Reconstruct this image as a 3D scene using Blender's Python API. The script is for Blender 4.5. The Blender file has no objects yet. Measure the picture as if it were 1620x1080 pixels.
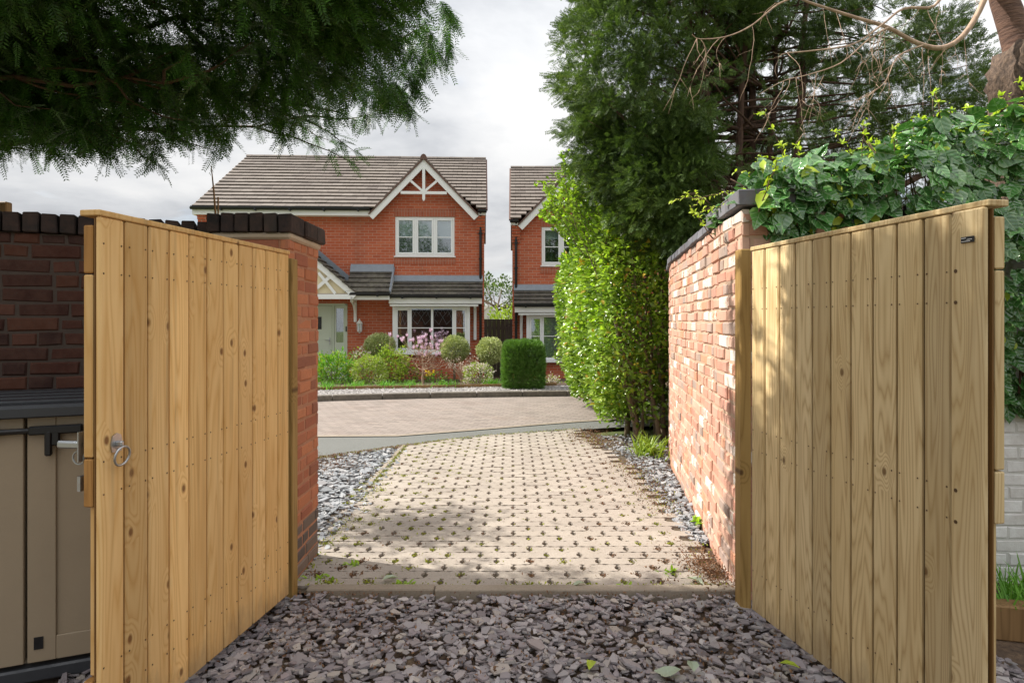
import bpy, math, random
import numpy as np
from mathutils import Vector, Matrix
random.seed(7)
rng = np.random.default_rng(11)
R = math.radians
scene = bpy.context.scene
COL = scene.collection
F = 1000.0; CX = 810.0; HY = 508.0; EYE = 1.5

def P(px, py, y):
    """world point seen at photo pixel (px, py), y metres away"""
    return Vector(((px - CX) * y / F, y, EYE + (HY - py) * y / F))

def lin(h):
    h = h.lstrip('#'); o = []
    for i in (0, 2, 4):
        c = int(h[i:i+2], 16) / 255
        o.append(c / 12.92 if c <= .04045 else ((c + .055) / 1.055) ** 2.4)
    return tuple(o) + (1.0,)

# ------------------------------------------------------------------ objects
def tag(o, label=None, cat=None, group=None, kind=None):
    if label: o['label'] = label
    if cat: o['category'] = cat
    if group: o['group'] = group
    if kind: o['kind'] = kind
    return o

def empty(name, loc, label=None, cat=None, group=None, rz=0.0):
    o = bpy.data.objects.new(name, None); COL.objects.link(o)
    o.empty_display_size = .1
    o.location = loc; o.rotation_euler = (0, 0, rz)
    return tag(o, label, cat, group)

def attach(o, parent, world=True):
    """parent o; with world=True its mesh is in world coordinates and stays where it is"""
    o.parent = parent
    if world:
        root = parent; off = Vector((0, 0, 0))
        while root is not None:
            off += root.location; root = root.parent
        o.location = -off
    return o

class MB:
    def __init__(s): s.v = []; s.f = []; s.m = []
    def add(s, vs, fs, mi=0):
        b = len(s.v); s.v.extend([tuple(p) for p in vs])
        s.f.extend([tuple(i + b for i in f) for f in fs]); s.m.extend([mi] * len(fs))
        return s
    def box(s, c, d, mi=0, rot=None, jit=0):
        hx, hy, hz = d[0] / 2, d[1] / 2, d[2] / 2
        vs = [Vector((x * hx, y * hy, z * hz)) for z in (-1, 1) for y in (-1, 1) for x in (-1, 1)]
        if jit: vs = [p + Vector((random.uniform(-jit, jit), random.uniform(-jit, jit), random.uniform(-jit, jit))) for p in vs]
        if rot is not None: vs = [rot @ p for p in vs]
        c = Vector(c); vs = [p + c for p in vs]
        return s.add(vs, [(0, 2, 3, 1), (4, 5, 7, 6), (0, 1, 5, 4), (2, 6, 7, 3), (0, 4, 6, 2), (1, 3, 7, 5)], mi)
    def cbox(s, c, d, ch=.006, mi=0, rot=None, jit=0):
        """box with all edges chamfered"""
        h = [d[0] / 2, d[1] / 2, d[2] / 2]; ch = min(ch, min(h) * .6)
        vs = []; idx = {}
        for sx in (-1, 1):
            for sy in (-1, 1):
                for sz in (-1, 1):
                    j = Vector((random.uniform(-jit, jit), random.uniform(-jit, jit), random.uniform(-jit, jit))) if jit else Vector((0, 0, 0))
                    for a in range(3):
                        p = [sx * h[0], sy * h[1], sz * h[2]]
                        for b in range(3):
                            if b != a: p[b] -= ch * (1 if p[b] > 0 else -1)
                        idx[(sx, sy, sz, a)] = len(vs); vs.append(Vector(p) + j)
        fs = []
        for a in range(3):
            b, c2 = (a + 1) % 3, (a + 2) % 3
            for sg in (-1, 1):
                q = []
                for (u, w) in ((-1, -1), (1, -1), (1, 1), (-1, 1)):
                    k = [0, 0, 0]; k[a] = sg; k[b] = u; k[c2] = w; q.append(idx[(k[0], k[1], k[2], a)])
                fs.append(tuple(q if sg > 0 else q[::-1]))
        for a in range(3):
            b, c2 = (a + 1) % 3, (a + 2) % 3
            for u in (-1, 1):
                for w in (-1, 1):
                    k0 = [0, 0, 0]; k1 = [0, 0, 0]
                    k0[a] = -1; k1[a] = 1; k0[b] = k1[b] = u; k0[c2] = k1[c2] = w
                    q = (idx[(*k0, b)], idx[(*k1, b)], idx[(*k1, c2)], idx[(*k0, c2)])
                    fs.append(q if u * w < 0 else q[::-1])
        for sx in (-1, 1):
            for sy in (-1, 1):
                for sz in (-1, 1):
                    t = (idx[(sx, sy, sz, 0)], idx[(sx, sy, sz, 1)], idx[(sx, sy, sz, 2)])
                    fs.append(t if sx * sy * sz > 0 else t[::-1])
        if rot is not None: vs = [rot @ p for p in vs]
        c = Vector(c)
        return s.add([p + c for p in vs], fs, mi)
    def bar(s, p, q, w, h, mi=0, up=(0, 0, 1), ch=0):
        p, q = Vector(p), Vector(q); x = (q - p); L = x.length; x.normalize()
        y = Vector(up).cross(x)
        if y.length < 1e-4: y = Vector((0, 1, 0)).cross(x)
        y.normalize(); z = x.cross(y)
        m = Matrix((x, y, z)).transposed()
        return (s.cbox((p + q) / 2, (L, w, h), ch, mi, m) if ch else s.box((p + q) / 2, (L, w, h), mi, m))
    def tube(s, pts, rad, n=6, mi=0, cap=True):
        pts = [Vector(p) for p in pts]; k = len(pts)
        if not hasattr(rad, '__len__'): rad = [rad] * k
        vs = []; up = Vector((.3, .2, 1)).normalized()
        for i, p in enumerate(pts):
            t = (pts[min(i + 1, k - 1)] - pts[max(i - 1, 0)]).normalized()
            a = up.cross(t)
            if a.length < .05: a = Vector((1, 0, 0)).cross(t)
            a.normalize(); b = t.cross(a); up = t.cross(a).cross(t) if False else up
            for j in range(n):
                an = 2 * math.pi * j / n
                vs.append(p + (a * math.cos(an) + b * math.sin(an)) * rad[i])
        fs = [(i * n + j, i * n + (j + 1) % n, (i + 1) * n + (j + 1) % n, (i + 1) * n + j) for i in range(k - 1) for j in range(n)]
        if cap:
            fs.append(tuple(range(n))[::-1]); fs.append(tuple((k - 1) * n + j for j in range(n)))
        return s.add(vs, fs, mi)
    def prism(s, poly, ext, mi=0):
        """poly: list of 3-D points, extruded by vector ext"""
        n = len(poly); ext = Vector(ext)
        vs = [Vector(p) for p in poly] + [Vector(p) + ext for p in poly]
        fs = [tuple(range(n))[::-1], tuple(range(n, 2 * n))] + [(i, (i + 1) % n, n + (i + 1) % n, n + i) for i in range(n)]
        return s.add(vs, fs, mi)
    def lathe(s, prof, c, n=14, mi=0):
        c = Vector(c); vs = []
        for r, z in prof:
            for j in range(n):
                a = 2 * math.pi * j / n; vs.append(c + Vector((r * math.cos(a), r * math.sin(a), z)))
        fs = [(i * n + j, i * n + (j + 1) % n, (i + 1) * n + (j + 1) % n, (i + 1) * n + j) for i in range(len(prof) - 1) for j in range(n)]
        return s.add(vs, fs, mi)
    def torus(s, c, ax1, ax2, r, t, n=28, k=8, mi=0):
        c = Vector(c); a, b = Vector(ax1), Vector(ax2); nn = a.cross(b); vs = []
        for i in range(n):
            an = 2 * math.pi * i / n; d = a * math.cos(an) + b * math.sin(an)
            for j in range(k):
                bn = 2 * math.pi * j / k; vs.append(c + d * (r + t * math.cos(bn)) + nn * t * math.sin(bn))
        fs = [(i * k + j, ((i + 1) % n) * k + j, ((i + 1) % n) * k + (j + 1) % k, i * k + (j + 1) % k) for i in range(n) for j in range(k)]
        return s.add(vs, fs, mi)
    def build(s, name, mats, parent=None, smooth=False, bevel=0, world=False, fix=True):
        me = bpy.data.meshes.new(name); me.from_pydata(s.v, [], s.f)
        if not isinstance(mats, (list, tuple)): mats = [mats]
        for m in mats: me.materials.append(m)
        if len(mats) > 1: me.polygons.foreach_set('material_index', s.m)
        me.polygons.foreach_set('use_smooth', [bool(smooth)] * len(s.f))
        me.update()
        if fix:
            import bmesh
            b = bmesh.new(); b.from_mesh(me); bmesh.ops.recalc_face_normals(b, faces=b.faces); b.to_mesh(me); b.free()
        # metre-scaled box UVs
        npoly = len(me.polygons)
        nor = np.empty(npoly * 3); me.polygons.foreach_get('normal', nor); nor = nor.reshape(-1, 3)
        co = np.empty(len(me.vertices) * 3); me.vertices.foreach_get('co', co); co = co.reshape(-1, 3)
        li = np.empty(len(me.loops), int); me.loops.foreach_get('vertex_index', li)
        tot = np.empty(npoly, int); me.polygons.foreach_get('loop_total', tot)
        pn = np.repeat(nor, tot, axis=0); pc = co[li]
        flat = np.abs(pn[:, 2]) > .92
        tx = np.stack([-pn[:, 1], pn[:, 0]], 1); tx /= np.maximum(np.linalg.norm(tx, axis=1, keepdims=True), 1e-6)
        u = np.where(flat, pc[:, 0], pc[:, 0] * tx[:, 0] + pc[:, 1] * tx[:, 1])
        w = np.where(flat, pc[:, 1], pc[:, 2])
        uv = me.uv_layers.new(name='UVMap'); uv.data.foreach_set('uv', np.stack([u, w], 1).ravel())
        o = bpy.data.objects.new(name, me); COL.objects.link(o)
        if bevel:
            m = o.modifiers.new('edge', 'BEVEL'); m.width = bevel; m.segments = 2; m.limit_method = 'ANGLE'
        if parent is not None: attach(o, parent, world)
        return o

def norm(a): return a / np.maximum(np.linalg.norm(a, axis=-1, keepdims=True), 1e-9)
def frames(d, up):
    """rotation matrices with local x along d and local z near up"""
    x = norm(d); y = norm(np.cross(up, x)); z = np.cross(x, y)
    return np.stack([x, y, z], axis=-1)

def inst_mesh(name, temps, tid, pos, rot, scl, mats, parent=None, mid=None, smooth=False, world=True, uv=False):
    """one mesh of many transformed copies of small templates [(verts, faces)]"""
    pos = np.asarray(pos, float); scl = np.asarray(scl, float)
    if scl.ndim == 1: scl = np.repeat(scl[:, None], 3, 1)
    tid = np.asarray(tid); V = []; LI = []; LT = []; MI = []; UV = []; base = 0
    for k, (tv, tf) in enumerate(temps):
        sel = np.nonzero(tid == k)[0]
        if len(sel) == 0: continue
        tv = np.asarray(tv, float); nv = len(tv)
        w = np.einsum('nij,nkj->nki', rot[sel], tv[None] * scl[sel][:, None, :]) + pos[sel][:, None, :]
        V.append(w.reshape(-1, 3))
        flat = np.concatenate([np.asarray(f) for f in tf]); tot = np.array([len(f) for f in tf])
        LI.append((flat[None] + base + nv * np.arange(len(sel))[:, None]).ravel())
        LT.append(np.tile(tot, len(sel)))
        if mid is not None: MI.append(np.repeat(np.asarray(mid)[sel], len(tf)))
        if uv: UV.append(np.tile(tv[flat][:, :2], (len(sel), 1)))
        base += nv * len(sel)
    V = np.concatenate(V); LI = np.concatenate(LI); LT = np.concatenate(LT)
    me = bpy.data.meshes.new(name)
    me.vertices.add(len(V)); me.vertices.foreach_set('co', V.ravel())
    me.loops.add(len(LI)); me.loops.foreach_set('vertex_index', LI.astype(np.int32))
    me.polygons.add(len(LT)); st = np.concatenate([[0], np.cumsum(LT)[:-1]])
    me.polygons.foreach_set('loop_start', st.astype(np.int32))
    try: me.polygons.foreach_set('loop_total', LT.astype(np.int32))
    except Exception: pass
    if not isinstance(mats, (list, tuple)): mats = [mats]
    for m in mats: me.materials.append(m)
    if mid is not None: me.polygons.foreach_set('material_index', np.concatenate(MI).astype(np.int32))
    if uv: me.uv_layers.new(name='UVMap').data.foreach_set('uv', np.concatenate(UV).ravel())
    me.update(calc_edges=True); me.validate()
    me.polygons.foreach_set('use_smooth', np.full(len(me.polygons), bool(smooth)))
    o = bpy.data.objects.new(name, me); COL.objects.link(o)
    if parent is not None: attach(o, parent, world)
    return o

def rand_dirs(n):
    return norm(rng.normal(size=(n, 3)))

# ------------------------------------------------------------------ leaf templates
def needle_spray(pairs=11, length=.22, width=.046, seed=0):
    r = random.Random(seed); v = []; f = []
    def quad(p, d, w, L):
        d = Vector(d).normalized(); s = d.cross(Vector((0, 0, 1))).normalized() * w
        p = Vector(p); b = len(v)
        v.extend([tuple(p), tuple(p + d * L * .45 + s), tuple(p + d * L), tuple(p + d * L * .45 - s)]); f.append((b, b + 1, b + 2, b + 3))
    for i in range(pairs):
        t = .04 + .96 * i / pairs; z = -.16 * t * t
        L = length * (1.15 - .55 * t) * r.uniform(.85, 1.1)
        for sgn in (-1, 1):
            quad((t, 0, z), (.75 + r.uniform(-.15, .15), sgn, r.uniform(-.1, .35)), width * .5, L)
    b = len(v)
    v.extend([(0, -.012, 0), (0, .012, 0), (.5, .008, -.04), (.5, -.008, -.04), (1, 0, -.16)])
    f.extend([(b, b + 3, b + 2, b + 1), (b + 3, b + 4, b + 2)])
    return v, f
def leaf_oval(w=.24, fold=.08, droop=.08):
    v = [(0, 0, 0), (.35, 0, 0), (.7, 0, -droop * .4), (1, 0, -droop), (.35, w, fold), (.7, w * .8, fold * .5), (.35, -w, fold), (.7, -w * .8, fold * .5)]
    f = [(0, 1, 4), (1, 2, 5, 4), (2, 3, 5), (0, 6, 1), (1, 6, 7, 2), (2, 7, 3)]
    return v, f
def leaf_ivy(seed=0):
    r = random.Random(seed)
    pts = [(-.08, .0), (-.15, .2), (-.04, .40), (.2, .47), (.46, .40), (.68, .27), (.88, .12), (1.02, 0)]
    v = [(.0, 0, .0), (.3, 0, -.03), (.62, 0, -.04)]
    out = []
    for sg in (1, -1):
        for (x, y) in pts[1:-1]:
            out.append((x + r.uniform(-.04, .04), sg * y * r.uniform(.85, 1.12), .16 * (y / .44) - .9 * max(0, abs(y) - .22) ** 1.3 - .10 * x * x + r.uniform(-.03, .03)))
    a = [len(v) + i for i in range(6)]; b = [len(v) + 6 + i for i in range(6)]
    v += out; tip = len(v); v.append((1.04, r.uniform(-.05, .05), -.14))
    f = []
    for q, sg in ((a, 1), (b, -1)):
        ts = [(0, q[0]), (0, q[1]), (1, q[2]), (1, q[3]), (2, q[4]), (2, q[5])]
        fl = [(0, q[1], q[0]), (0, 1, q[2], q[1]), (1, q[3], q[2]), (1, 2, q[4], q[3]), (2, q[5], q[4]), (2, tip, q[5])]
        f += [tuple(x) if sg > 0 else tuple(x[::-1]) for x in fl]
    return v, f
def blade(bend=.5, w=.04):
    return [(0, -w, 0), (0, w, 0), (.5, w * .8, -.06 * bend), (.5, -w * .8, -.06 * bend), (.85, w * .4, -.3 * bend), (.85, -w * .4, -.3 * bend), (1, 0, -.5 * bend)], [(0, 3, 2, 1), (3, 5, 4, 2), (5, 6, 4)]
def chip(seed):
    r = random.Random(seed); n = r.choice((4, 5, 5, 6)); a0 = r.random() * 6
    e = r.uniform(.38, .8); v = []; ring = []
    for i in range(n):
        a = a0 + 2 * math.pi * (i + r.uniform(-.3, .3)) / n; q = r.uniform(.62, 1.15)
        ring.append((.5 * q * math.cos(a), .5 * q * e * math.sin(a)))
    t = r.uniform(.045, .125)
    v += [(x, y, -t / 2) for x, y in ring]
    v += [(x * .97, y * .97, t / 2 + r.uniform(-.035, .035)) for x, y in ring]
    f = [tuple(range(n))[::-1], tuple(range(n, 2 * n))] + [(i, (i + 1) % n, n + (i + 1) % n, n + i) for i in range(n)]
    return v, f
SPRAYS = [needle_spray(seed=i) for i in range(4)]
FINE = [needle_spray(pairs=7, length=.34, width=.10, seed=i + 9) for i in range(4)]
OVAL = [leaf_oval(.24, .08, .08), leaf_oval(.28, .12, .16), leaf_oval(.2, .02, .2)]
IVY = [leaf_ivy(i) for i in range(5)]
CHIPS = [chip(i) for i in range(24)]
# ------------------------------------------------------------------ node helpers
def N(t, typ, ins=None, **props):
    n = t.nodes.new(typ)
    for k, v in props.items(): setattr(n, k, v)
    for k, v in (ins or {}).items():
        s = n.inputs[k]
        if isinstance(v, bpy.types.NodeSocket): t.links.new(v, s)
        else: s.default_value = v
    return n
def MA(t, op, a, b=0.0, c=0.0, clamp=False):
    return N(t, 'ShaderNodeMath', {0: a, 1: b, 2: c}, operation=op, use_clamp=clamp).outputs[0]
def RAMP(t, fac, stops, interp='LINEAR'):
    n = N(t, 'ShaderNodeValToRGB', {0: fac}); cr = n.color_ramp; cr.interpolation = interp
    while len(cr.elements) < len(stops): cr.elements.new(.5)
    for e, (p, c) in zip(cr.elements, stops):
        e.position = p; e.color = c if hasattr(c, '__len__') else (c, c, c, 1)
    return n.outputs[0]
def MIX(t, fac, a, b, mode='MIX'):
    n = N(t, 'ShaderNodeMix', {0: fac, 6: a, 7: b}, data_type='RGBA', blend_type=mode)
    return n.outputs[2]
def NOISE(t, vec, scale, detail=3.0, rough=.55, dist=0.0):
    n = N(t, 'ShaderNodeTexNoise', {'Scale': scale, 'Detail': detail, 'Roughness': rough, 'Distortion': dist})
    if vec is not None: t.links.new(vec, n.inputs['Vector'])
    return n.outputs['Fac']
def OBJ(t): return N(t, 'ShaderNodeTexCoord').outputs['Object']
def UVC(t): return N(t, 'ShaderNodeTexCoord').outputs['UV']
def ISL(t): return N(t, 'ShaderNodeNewGeometry').outputs['Random Per Island']
def SCALE(t, vec, s, off=None):
    n = N(t, 'ShaderNodeMapping', {'Vector': vec, 'Scale': s})
    if off is not None: t.links.new(off, n.inputs['Location'])
    return n.outputs[0]
def BUMP(t, h, strength=.3, dist=.01):
    return N(t, 'ShaderNodeBump', {'Strength': strength, 'Distance': dist, 'Height': h}).outputs[0]
def mat(name):
    m = bpy.data.materials.new(name); m.use_nodes = True; t = m.node_tree
    b = t.nodes['Principled BSDF']; return m, t, b
def L(t, a, b): t.links.new(a, b)

def plain(name, col, rough=.6, var=.12, scale=6, metal=0.0, bump=.0, spec=.5):
    m, t, b = mat(name); c = lin(col); v = OBJ(t)
    n = NOISE(t, v, scale, 5)
    L(t, MIX(t, n, tuple(x * (1 - var) for x in c[:3]) + (1,), tuple(min(1, x * (1 + var)) for x in c[:3]) + (1,)), b.inputs['Base Color'])
    b.inputs['Metallic'].default_value = metal; b.inputs['Specular IOR Level'].default_value = spec
    L(t, RAMP(t, NOISE(t, v, scale * 3), [(.3, max(0, rough - .1)), (.7, min(1, rough + .1))]), b.inputs['Roughness'])
    if bump: L(t, BUMP(t, NOISE(t, v, scale * 12, 4), bump, .005), b.inputs['Normal'])
    return m

def wood(name, light, dark, knot, grain=1.0, knots=1.0, stain=None, splash=False):
    """softwood boards running along z; each loose board gets its own grain"""
    m, t, b = mat(name); isl = ISL(t)
    off = N(t, 'ShaderNodeCombineXYZ', {0: MA(t, 'MULTIPLY', isl, 37.0), 1: MA(t, 'MULTIPLY', isl, 91.0), 2: MA(t, 'MULTIPLY', isl, 13.0)}).outputs[0]
    p = N(t, 'ShaderNodeVectorMath', {0: OBJ(t), 1: off}, operation='ADD').outputs[0]
    # knots
    ps = N(t, 'ShaderNodeSeparateXYZ', {0: p})
    kv = N(t, 'ShaderNodeCombineXYZ', {0: MA(t, 'MULTIPLY', ps.outputs[0], 8.0), 1: MA(t, 'MULTIPLY', ps.outputs[2], 5.2)}).outputs[0]
    vo = N(t, 'ShaderNodeTexVoronoi', {'Vector': kv, 'Scale': 1.0, 'Randomness': 1.0}, voronoi_dimensions='2D')
    kd = vo.outputs['Distance']; kr = N(t, 'ShaderNodeSeparateColor', {0: vo.outputs['Color']}).outputs[0]
    on = MA(t, 'LESS_THAN', kr, .16 * knots)
    near = MA(t, 'MULTIPLY', on, MA(t, 'SUBTRACT', 1.0, MA(t, 'MULTIPLY', kd, 2.6), clamp=True))
    gv = SCALE(t, p, (9.0, 9.0, .62))
    field = MA(t, 'ADD', NOISE(t, gv, 1.0, 2.0, .45), MA(t, 'MULTIPLY', near, .22))
    ring = MA(t, 'PINGPONG', MA(t, 'MULTIPLY', field, 17.0 * grain), .5)
    ring = MA(t, 'POWER', MA(t, 'MULTIPLY', ring, 2.0), 2.2)
    fine = NOISE(t, SCALE(t, p, (160, 160, 3.0)), 1.0, 2)
    c = MIX(t, MA(t, 'MULTIPLY', ring, .62), lin(light), lin(dark))
    c = MIX(t, MA(t, 'MULTIPLY', fine, .22), c, lin(dark))
    tone = RAMP(t, MA(t, 'FRACT', MA(t, 'MULTIPLY', isl, 7.31)), [(0, (.72, .71, .69, 1)), (.3, (.97, .95, .90, 1)), (.7, (.90, .91, .93, 1)), (1, (1.14, 1.12, 1.08, 1))])
    c = MIX(t, 1.0, c, tone, 'MULTIPLY')
    blot = NOISE(t, SCALE(t, p, (5, 5, 1.3)), 1.0, 4)
    c = MIX(t, RAMP(t, blot, [(.42, 0.0), (.75, .5)]), c, lin(stain or dark))
    km = MA(t, 'MULTIPLY', on, RAMP(t, kd, [(.05, 1.0), (.11, .0)]))
    c = MIX(t, MA(t, 'MULTIPLY', km, .85), c, lin(knot))
    if splash:                                      # mud splashed up from the stones, drips under the rail
        oz = N(t, 'ShaderNodeSeparateXYZ', {0: OBJ(t)}).outputs[2]
        sp = NOISE(t, SCALE(t, OBJ(t), (14, 14, 5)), 1.0, 6, .7)
        c = MIX(t, RAMP(t, MA(t, 'ADD', MA(t, 'MULTIPLY', oz, 2.6), sp), [(.42, .55), (.85, 0.0)]), c, lin('#7d6a52'))
        dr = NOISE(t, SCALE(t, p, (26, 26, .9)), 1.0, 3)
        c = MIX(t, MA(t, 'MULTIPLY', RAMP(t, dr, [(.55, 0.0), (.78, .5)]), RAMP(t, oz, [(.5, .35), (1.0, 1.0)])), c, lin('#8d7350'))
    L(t, c, b.inputs['Base Color']); b.inputs['Roughness'].default_value = .68
    b.inputs['Specular IOR Level'].default_value = .3
    L(t, BUMP(t, MA(t, 'ADD', MA(t, 'MULTIPLY', ring, .4), fine), .18, .002), b.inputs['Normal'])
    return m

def leafmat(name, cols, rough=.45, trans=.28, spec=.4, scale=1.3, tcol=(1.35, 1.45, .7, 1)):
    """leaf colour varies leaf by leaf and in broad natural patches"""
    m, t, b = mat(name)
    g = N(t, 'ShaderNodeNewGeometry')
    r = g.outputs['Random Per Island']
    n = NOISE(t, OBJ(t), scale, 2)
    f = MA(t, 'ADD', MA(t, 'MULTIPLY', r, .65), MA(t, 'MULTIPLY', MA(t, 'SUBTRACT', n, .32), .9), clamp=True)
    k = len(cols) - 1
    c = RAMP(t, f, [(i / k, lin(x)) for i, x in enumerate(cols)])
    L(t, c, b.inputs['Base Color']); b.inputs['Roughness'].default_value = rough
    b.inputs['Specular IOR Level'].default_value = spec
    tr = N(t, 'ShaderNodeBsdfTranslucent', {'Color': MIX(t, 1.0, c, tcol, 'MULTIPLY')})
    mx = N(t, 'ShaderNodeMixShader', {0: trans, 1: b.outputs[0], 2: tr.outputs[0]})
    L(t, mx.outputs[0], t.nodes['Material Output'].inputs[0])
    return m

def realbrick(name, stops, paint=0.0, grime=.25, rough=.9):
    """for bricks modelled one by one: colour per brick"""
    m, t, b = mat(name); r = ISL(t); v = OBJ(t)
    n = len(stops)
    c = RAMP(t, r, [(i / n, lin(x)) for i, x in enumerate(stops)], 'CONSTANT')
    n1 = NOISE(t, v, 14, 6, .65); n2 = NOISE(t, v, 60, 4, .7)
    c = MIX(t, RAMP(t, n1, [(.35, 0.0), (.7, .5)]), c, MIX(t, .5, c, lin('#7a5a4c')))
    c = MIX(t, RAMP(t, n2, [(.55, 0.0), (.75, grime)]), c, lin('#4c423c'))
    if paint:
        c = MIX(t, RAMP(t, NOISE(t, v, 5, 5, .7), [(.35, .05), (.7, .5)]), c, lin('#c0a08b'))
        r2 = MA(t, 'FRACT', MA(t, 'MULTIPLY', r, 53.7))
        lim = RAMP(t, r2, [(0, 0.0), (.72, .05), (.86, .35), (1.0, .62)])
        k = MA(t, 'GREATER_THAN', MA(t, 'MULTIPLY', MA(t, 'ADD', lim, .30 * paint), MA(t, 'ADD', n1, n2)), .62)
        c = MIX(t, MA(t, 'MULTIPLY', k, .75), c, lin('#d9d2c6'))
    L(t, c, b.inputs['Base Color']); b.inputs['Roughness'].default_value = rough; b.inputs['Specular IOR Level'].default_value = .2
    L(t, BUMP(t, MA(t, 'ADD', n1, MA(t, 'MULTIPLY', n2, .6)), .55, .006), b.inputs['Normal'])
    return m

def coursed(name, stops, mortar, LX=.225, H=.075, J=.010, vec='UV', rot=0.0, rough=.88, half=.5, bump=.5, patch=None):
    """bricks or blocks laid in courses, on metre UVs"""
    m, t, b = mat(name); uv = UVC(t)
    if rot: uv = N(t, 'ShaderNodeMapping', {'Vector': uv, 'Rotation': (0, 0, rot)}).outputs[0]
    s = N(t, 'ShaderNodeSeparateXYZ', {0: uv}); u, w = s.outputs[0], s.outputs[1]
    row = MA(t, 'FLOOR', MA(t, 'DIVIDE', w, H))
    uu = MA(t, 'ADD', MA(t, 'DIVIDE', u, LX), MA(t, 'MULTIPLY', MA(t, 'FLOORED_MODULO', row, 2.0), half))
    col = MA(t, 'FLOOR', uu)
    fu = MA(t, 'MULTIPLY', MA(t, 'FRACT', uu), LX); fw = MA(t, 'MULTIPLY', MA(t, 'FRACT', MA(t, 'DIVIDE', w, H)), H)
    du = MA(t, 'MINIMUM', fu, MA(t, 'SUBTRACT', LX, fu)); dw = MA(t, 'MINIMUM', fw, MA(t, 'SUBTRACT', H, fw))
    d = MA(t, 'MINIMUM', du, dw)
    face = N(t, 'ShaderNodeMapRange', {0: d, 1: J * .35, 2: J * .65}).outputs[0]
    rnd = N(t, 'ShaderNodeTexWhiteNoise', {'Vector': N(t, 'ShaderNodeCombineXYZ', {0: col, 1: row}).outputs[0]}, noise_dimensions='2D').outputs[0]
    k = len(stops)
    c = RAMP(t, rnd, [(i / (k - 1), lin(x)) for i, x in enumerate(stops)])
    v = OBJ(t); n1 = NOISE(t, v, 1.1, 5, .6); n2 = NOISE(t, v, 45, 3)
    c = MIX(t, MA(t, 'MULTIPLY', n2, .35), c, MIX(t, .5, c, lin('#3c2a24')))
    c = MIX(t, face, lin(mortar), c)
    c = MIX(t, RAMP(t, n1, [(.4, 0.0), (.75, .3)]), c, lin(patch or stops[0]))
    st = NOISE(t, SCALE(t, v, (1.6, 1.6, .35)), 1.0, 5, .6)
    c = MIX(t, RAMP(t, st, [(.52, 0.0), (.8, .4)]), c, lin('#6e5a4e'))
    L(t, c, b.inputs['Base Color']); b.inputs['Roughness'].default_value = rough; b.inputs['Specular IOR Level'].default_value = .25
    L(t, BUMP(t, MA(t, 'ADD', face, MA(t, 'MULTIPLY', n2, .3)), bump, .008), b.inputs['Normal'])
    return m

def rubble(name, cols, sc=30, rough=.9):
    """stony, earthy ground"""
    m, t, b = mat(name); v = OBJ(t); k = len(cols)
    n = NOISE(t, v, sc, 6, .7); c = RAMP(t, n, [(.3 + .4 * i / (k - 1), lin(x)) for i, x in enumerate(cols)])
    c = MIX(t, RAMP(t, NOISE(t, v, .8, 4), [(.4, 0.0), (.7, .4)]), c, lin(cols[0]))
    L(t, c, b.inputs['Base Color']); b.inputs['Roughness'].default_value = rough
    L(t, BUMP(t, n, .6, .02), b.inputs['Normal']); return m

def chipmat(name, cols, rough=.62):
    m, t, b = mat(name); r = ISL(t); k = len(cols); v = OBJ(t)
    c = RAMP(t, r, [(i / (k - 1), lin(x)) for i, x in enumerate(cols)])
    n = NOISE(t, v, 55, 4, .6)
    c = MIX(t, MA(t, 'MULTIPLY', n, .4), c, MIX(t, .5, c, lin('#4a423c')))
    L(t, c, b.inputs['Base Color']); b.inputs['Roughness'].default_value = rough; b.inputs['Specular IOR Level'].default_value = .4
    L(t, BUMP(t, n, .3, .004), b.inputs['Normal']); return m

def glassmat(name, tint='#e8f0f0', amt=.22):
    m, t, b = mat(name)
    tr = N(t, 'ShaderNodeBsdfTransparent', {'Color': lin(tint)})
    gl = N(t, 'ShaderNodeBsdfGlossy', {'Color': (.95, .97, 1, 1), 'Roughness': .015})
    fr = N(t, 'ShaderNodeLayerWeight', {'Blend': .25}).outputs['Fresnel']
    f = MA(t, 'ADD', MA(t, 'MULTIPLY', fr, .7), amt, clamp=True)
    mx = N(t, 'ShaderNodeMixShader', {0: f, 1: tr.outputs[0], 2: gl.outputs[0]})
    L(t, mx.outputs[0], t.nodes['Material Output'].inputs[0]); return m

def barkmat(name, a, c, sz=(6, 6, 1.5), bump=.8):
    m, t, b = mat(name); v = SCALE(t, OBJ(t), sz)
    n = NOISE(t, v, 4, 6, .65)
    L(t, RAMP(t, n, [(.3, lin(a)), (.7, lin(c))]), b.inputs['Base Color']); b.inputs['Roughness'].default_value = .85
    L(t, BUMP(t, n, bump, .02), b.inputs['Normal']); return m

M = {}
M['gate_l'] = wood('golden softwood', '#ecc68b', '#cb9a55', '#6b3f1c', .75, 1.8, '#c08c48', True)
M['gate_r'] = wood('pale treated softwood', '#dcc69a', '#9c7c4c', '#62431f', 1.3, .5, '#ab8e5a', True)
M['gate_end'] = wood('amber end timber', '#b5854a', '#8c6232', '#5a3515', 1.0, .4)
M['groove'] = wood('shade darkened tongue timber', '#7d5c33', '#5f4424', '#4c3014', .8, .2)  # tongue timber coloured darker to stand in for shade between the boards
M['post'] = wood('weathered post timber', '#b3935a', '#80622f', '#4c3014', .8, .7)
M['sleeper'] = wood('brown sleeper timber', '#9a7a52', '#6b5030', '#3c2814', 1, .5)
M['zinc'] = plain('galvanised steel', '#b4b6b8', .38, .1, 20, .9, .05)
M['black_metal'] = plain('black iron', '#141416', .45, .2, 12)
M['nail'] = plain('nail head', '#5a4630', .5, .2, 30, .4)
M['resin'] = plain('taupe storage plastic', '#96866f', .55, .10, 5, 0, .15)
M['resin_lid'] = plain('charcoal plastic lid', '#34363a', .45, .15, 7, 0, .1)
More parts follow.
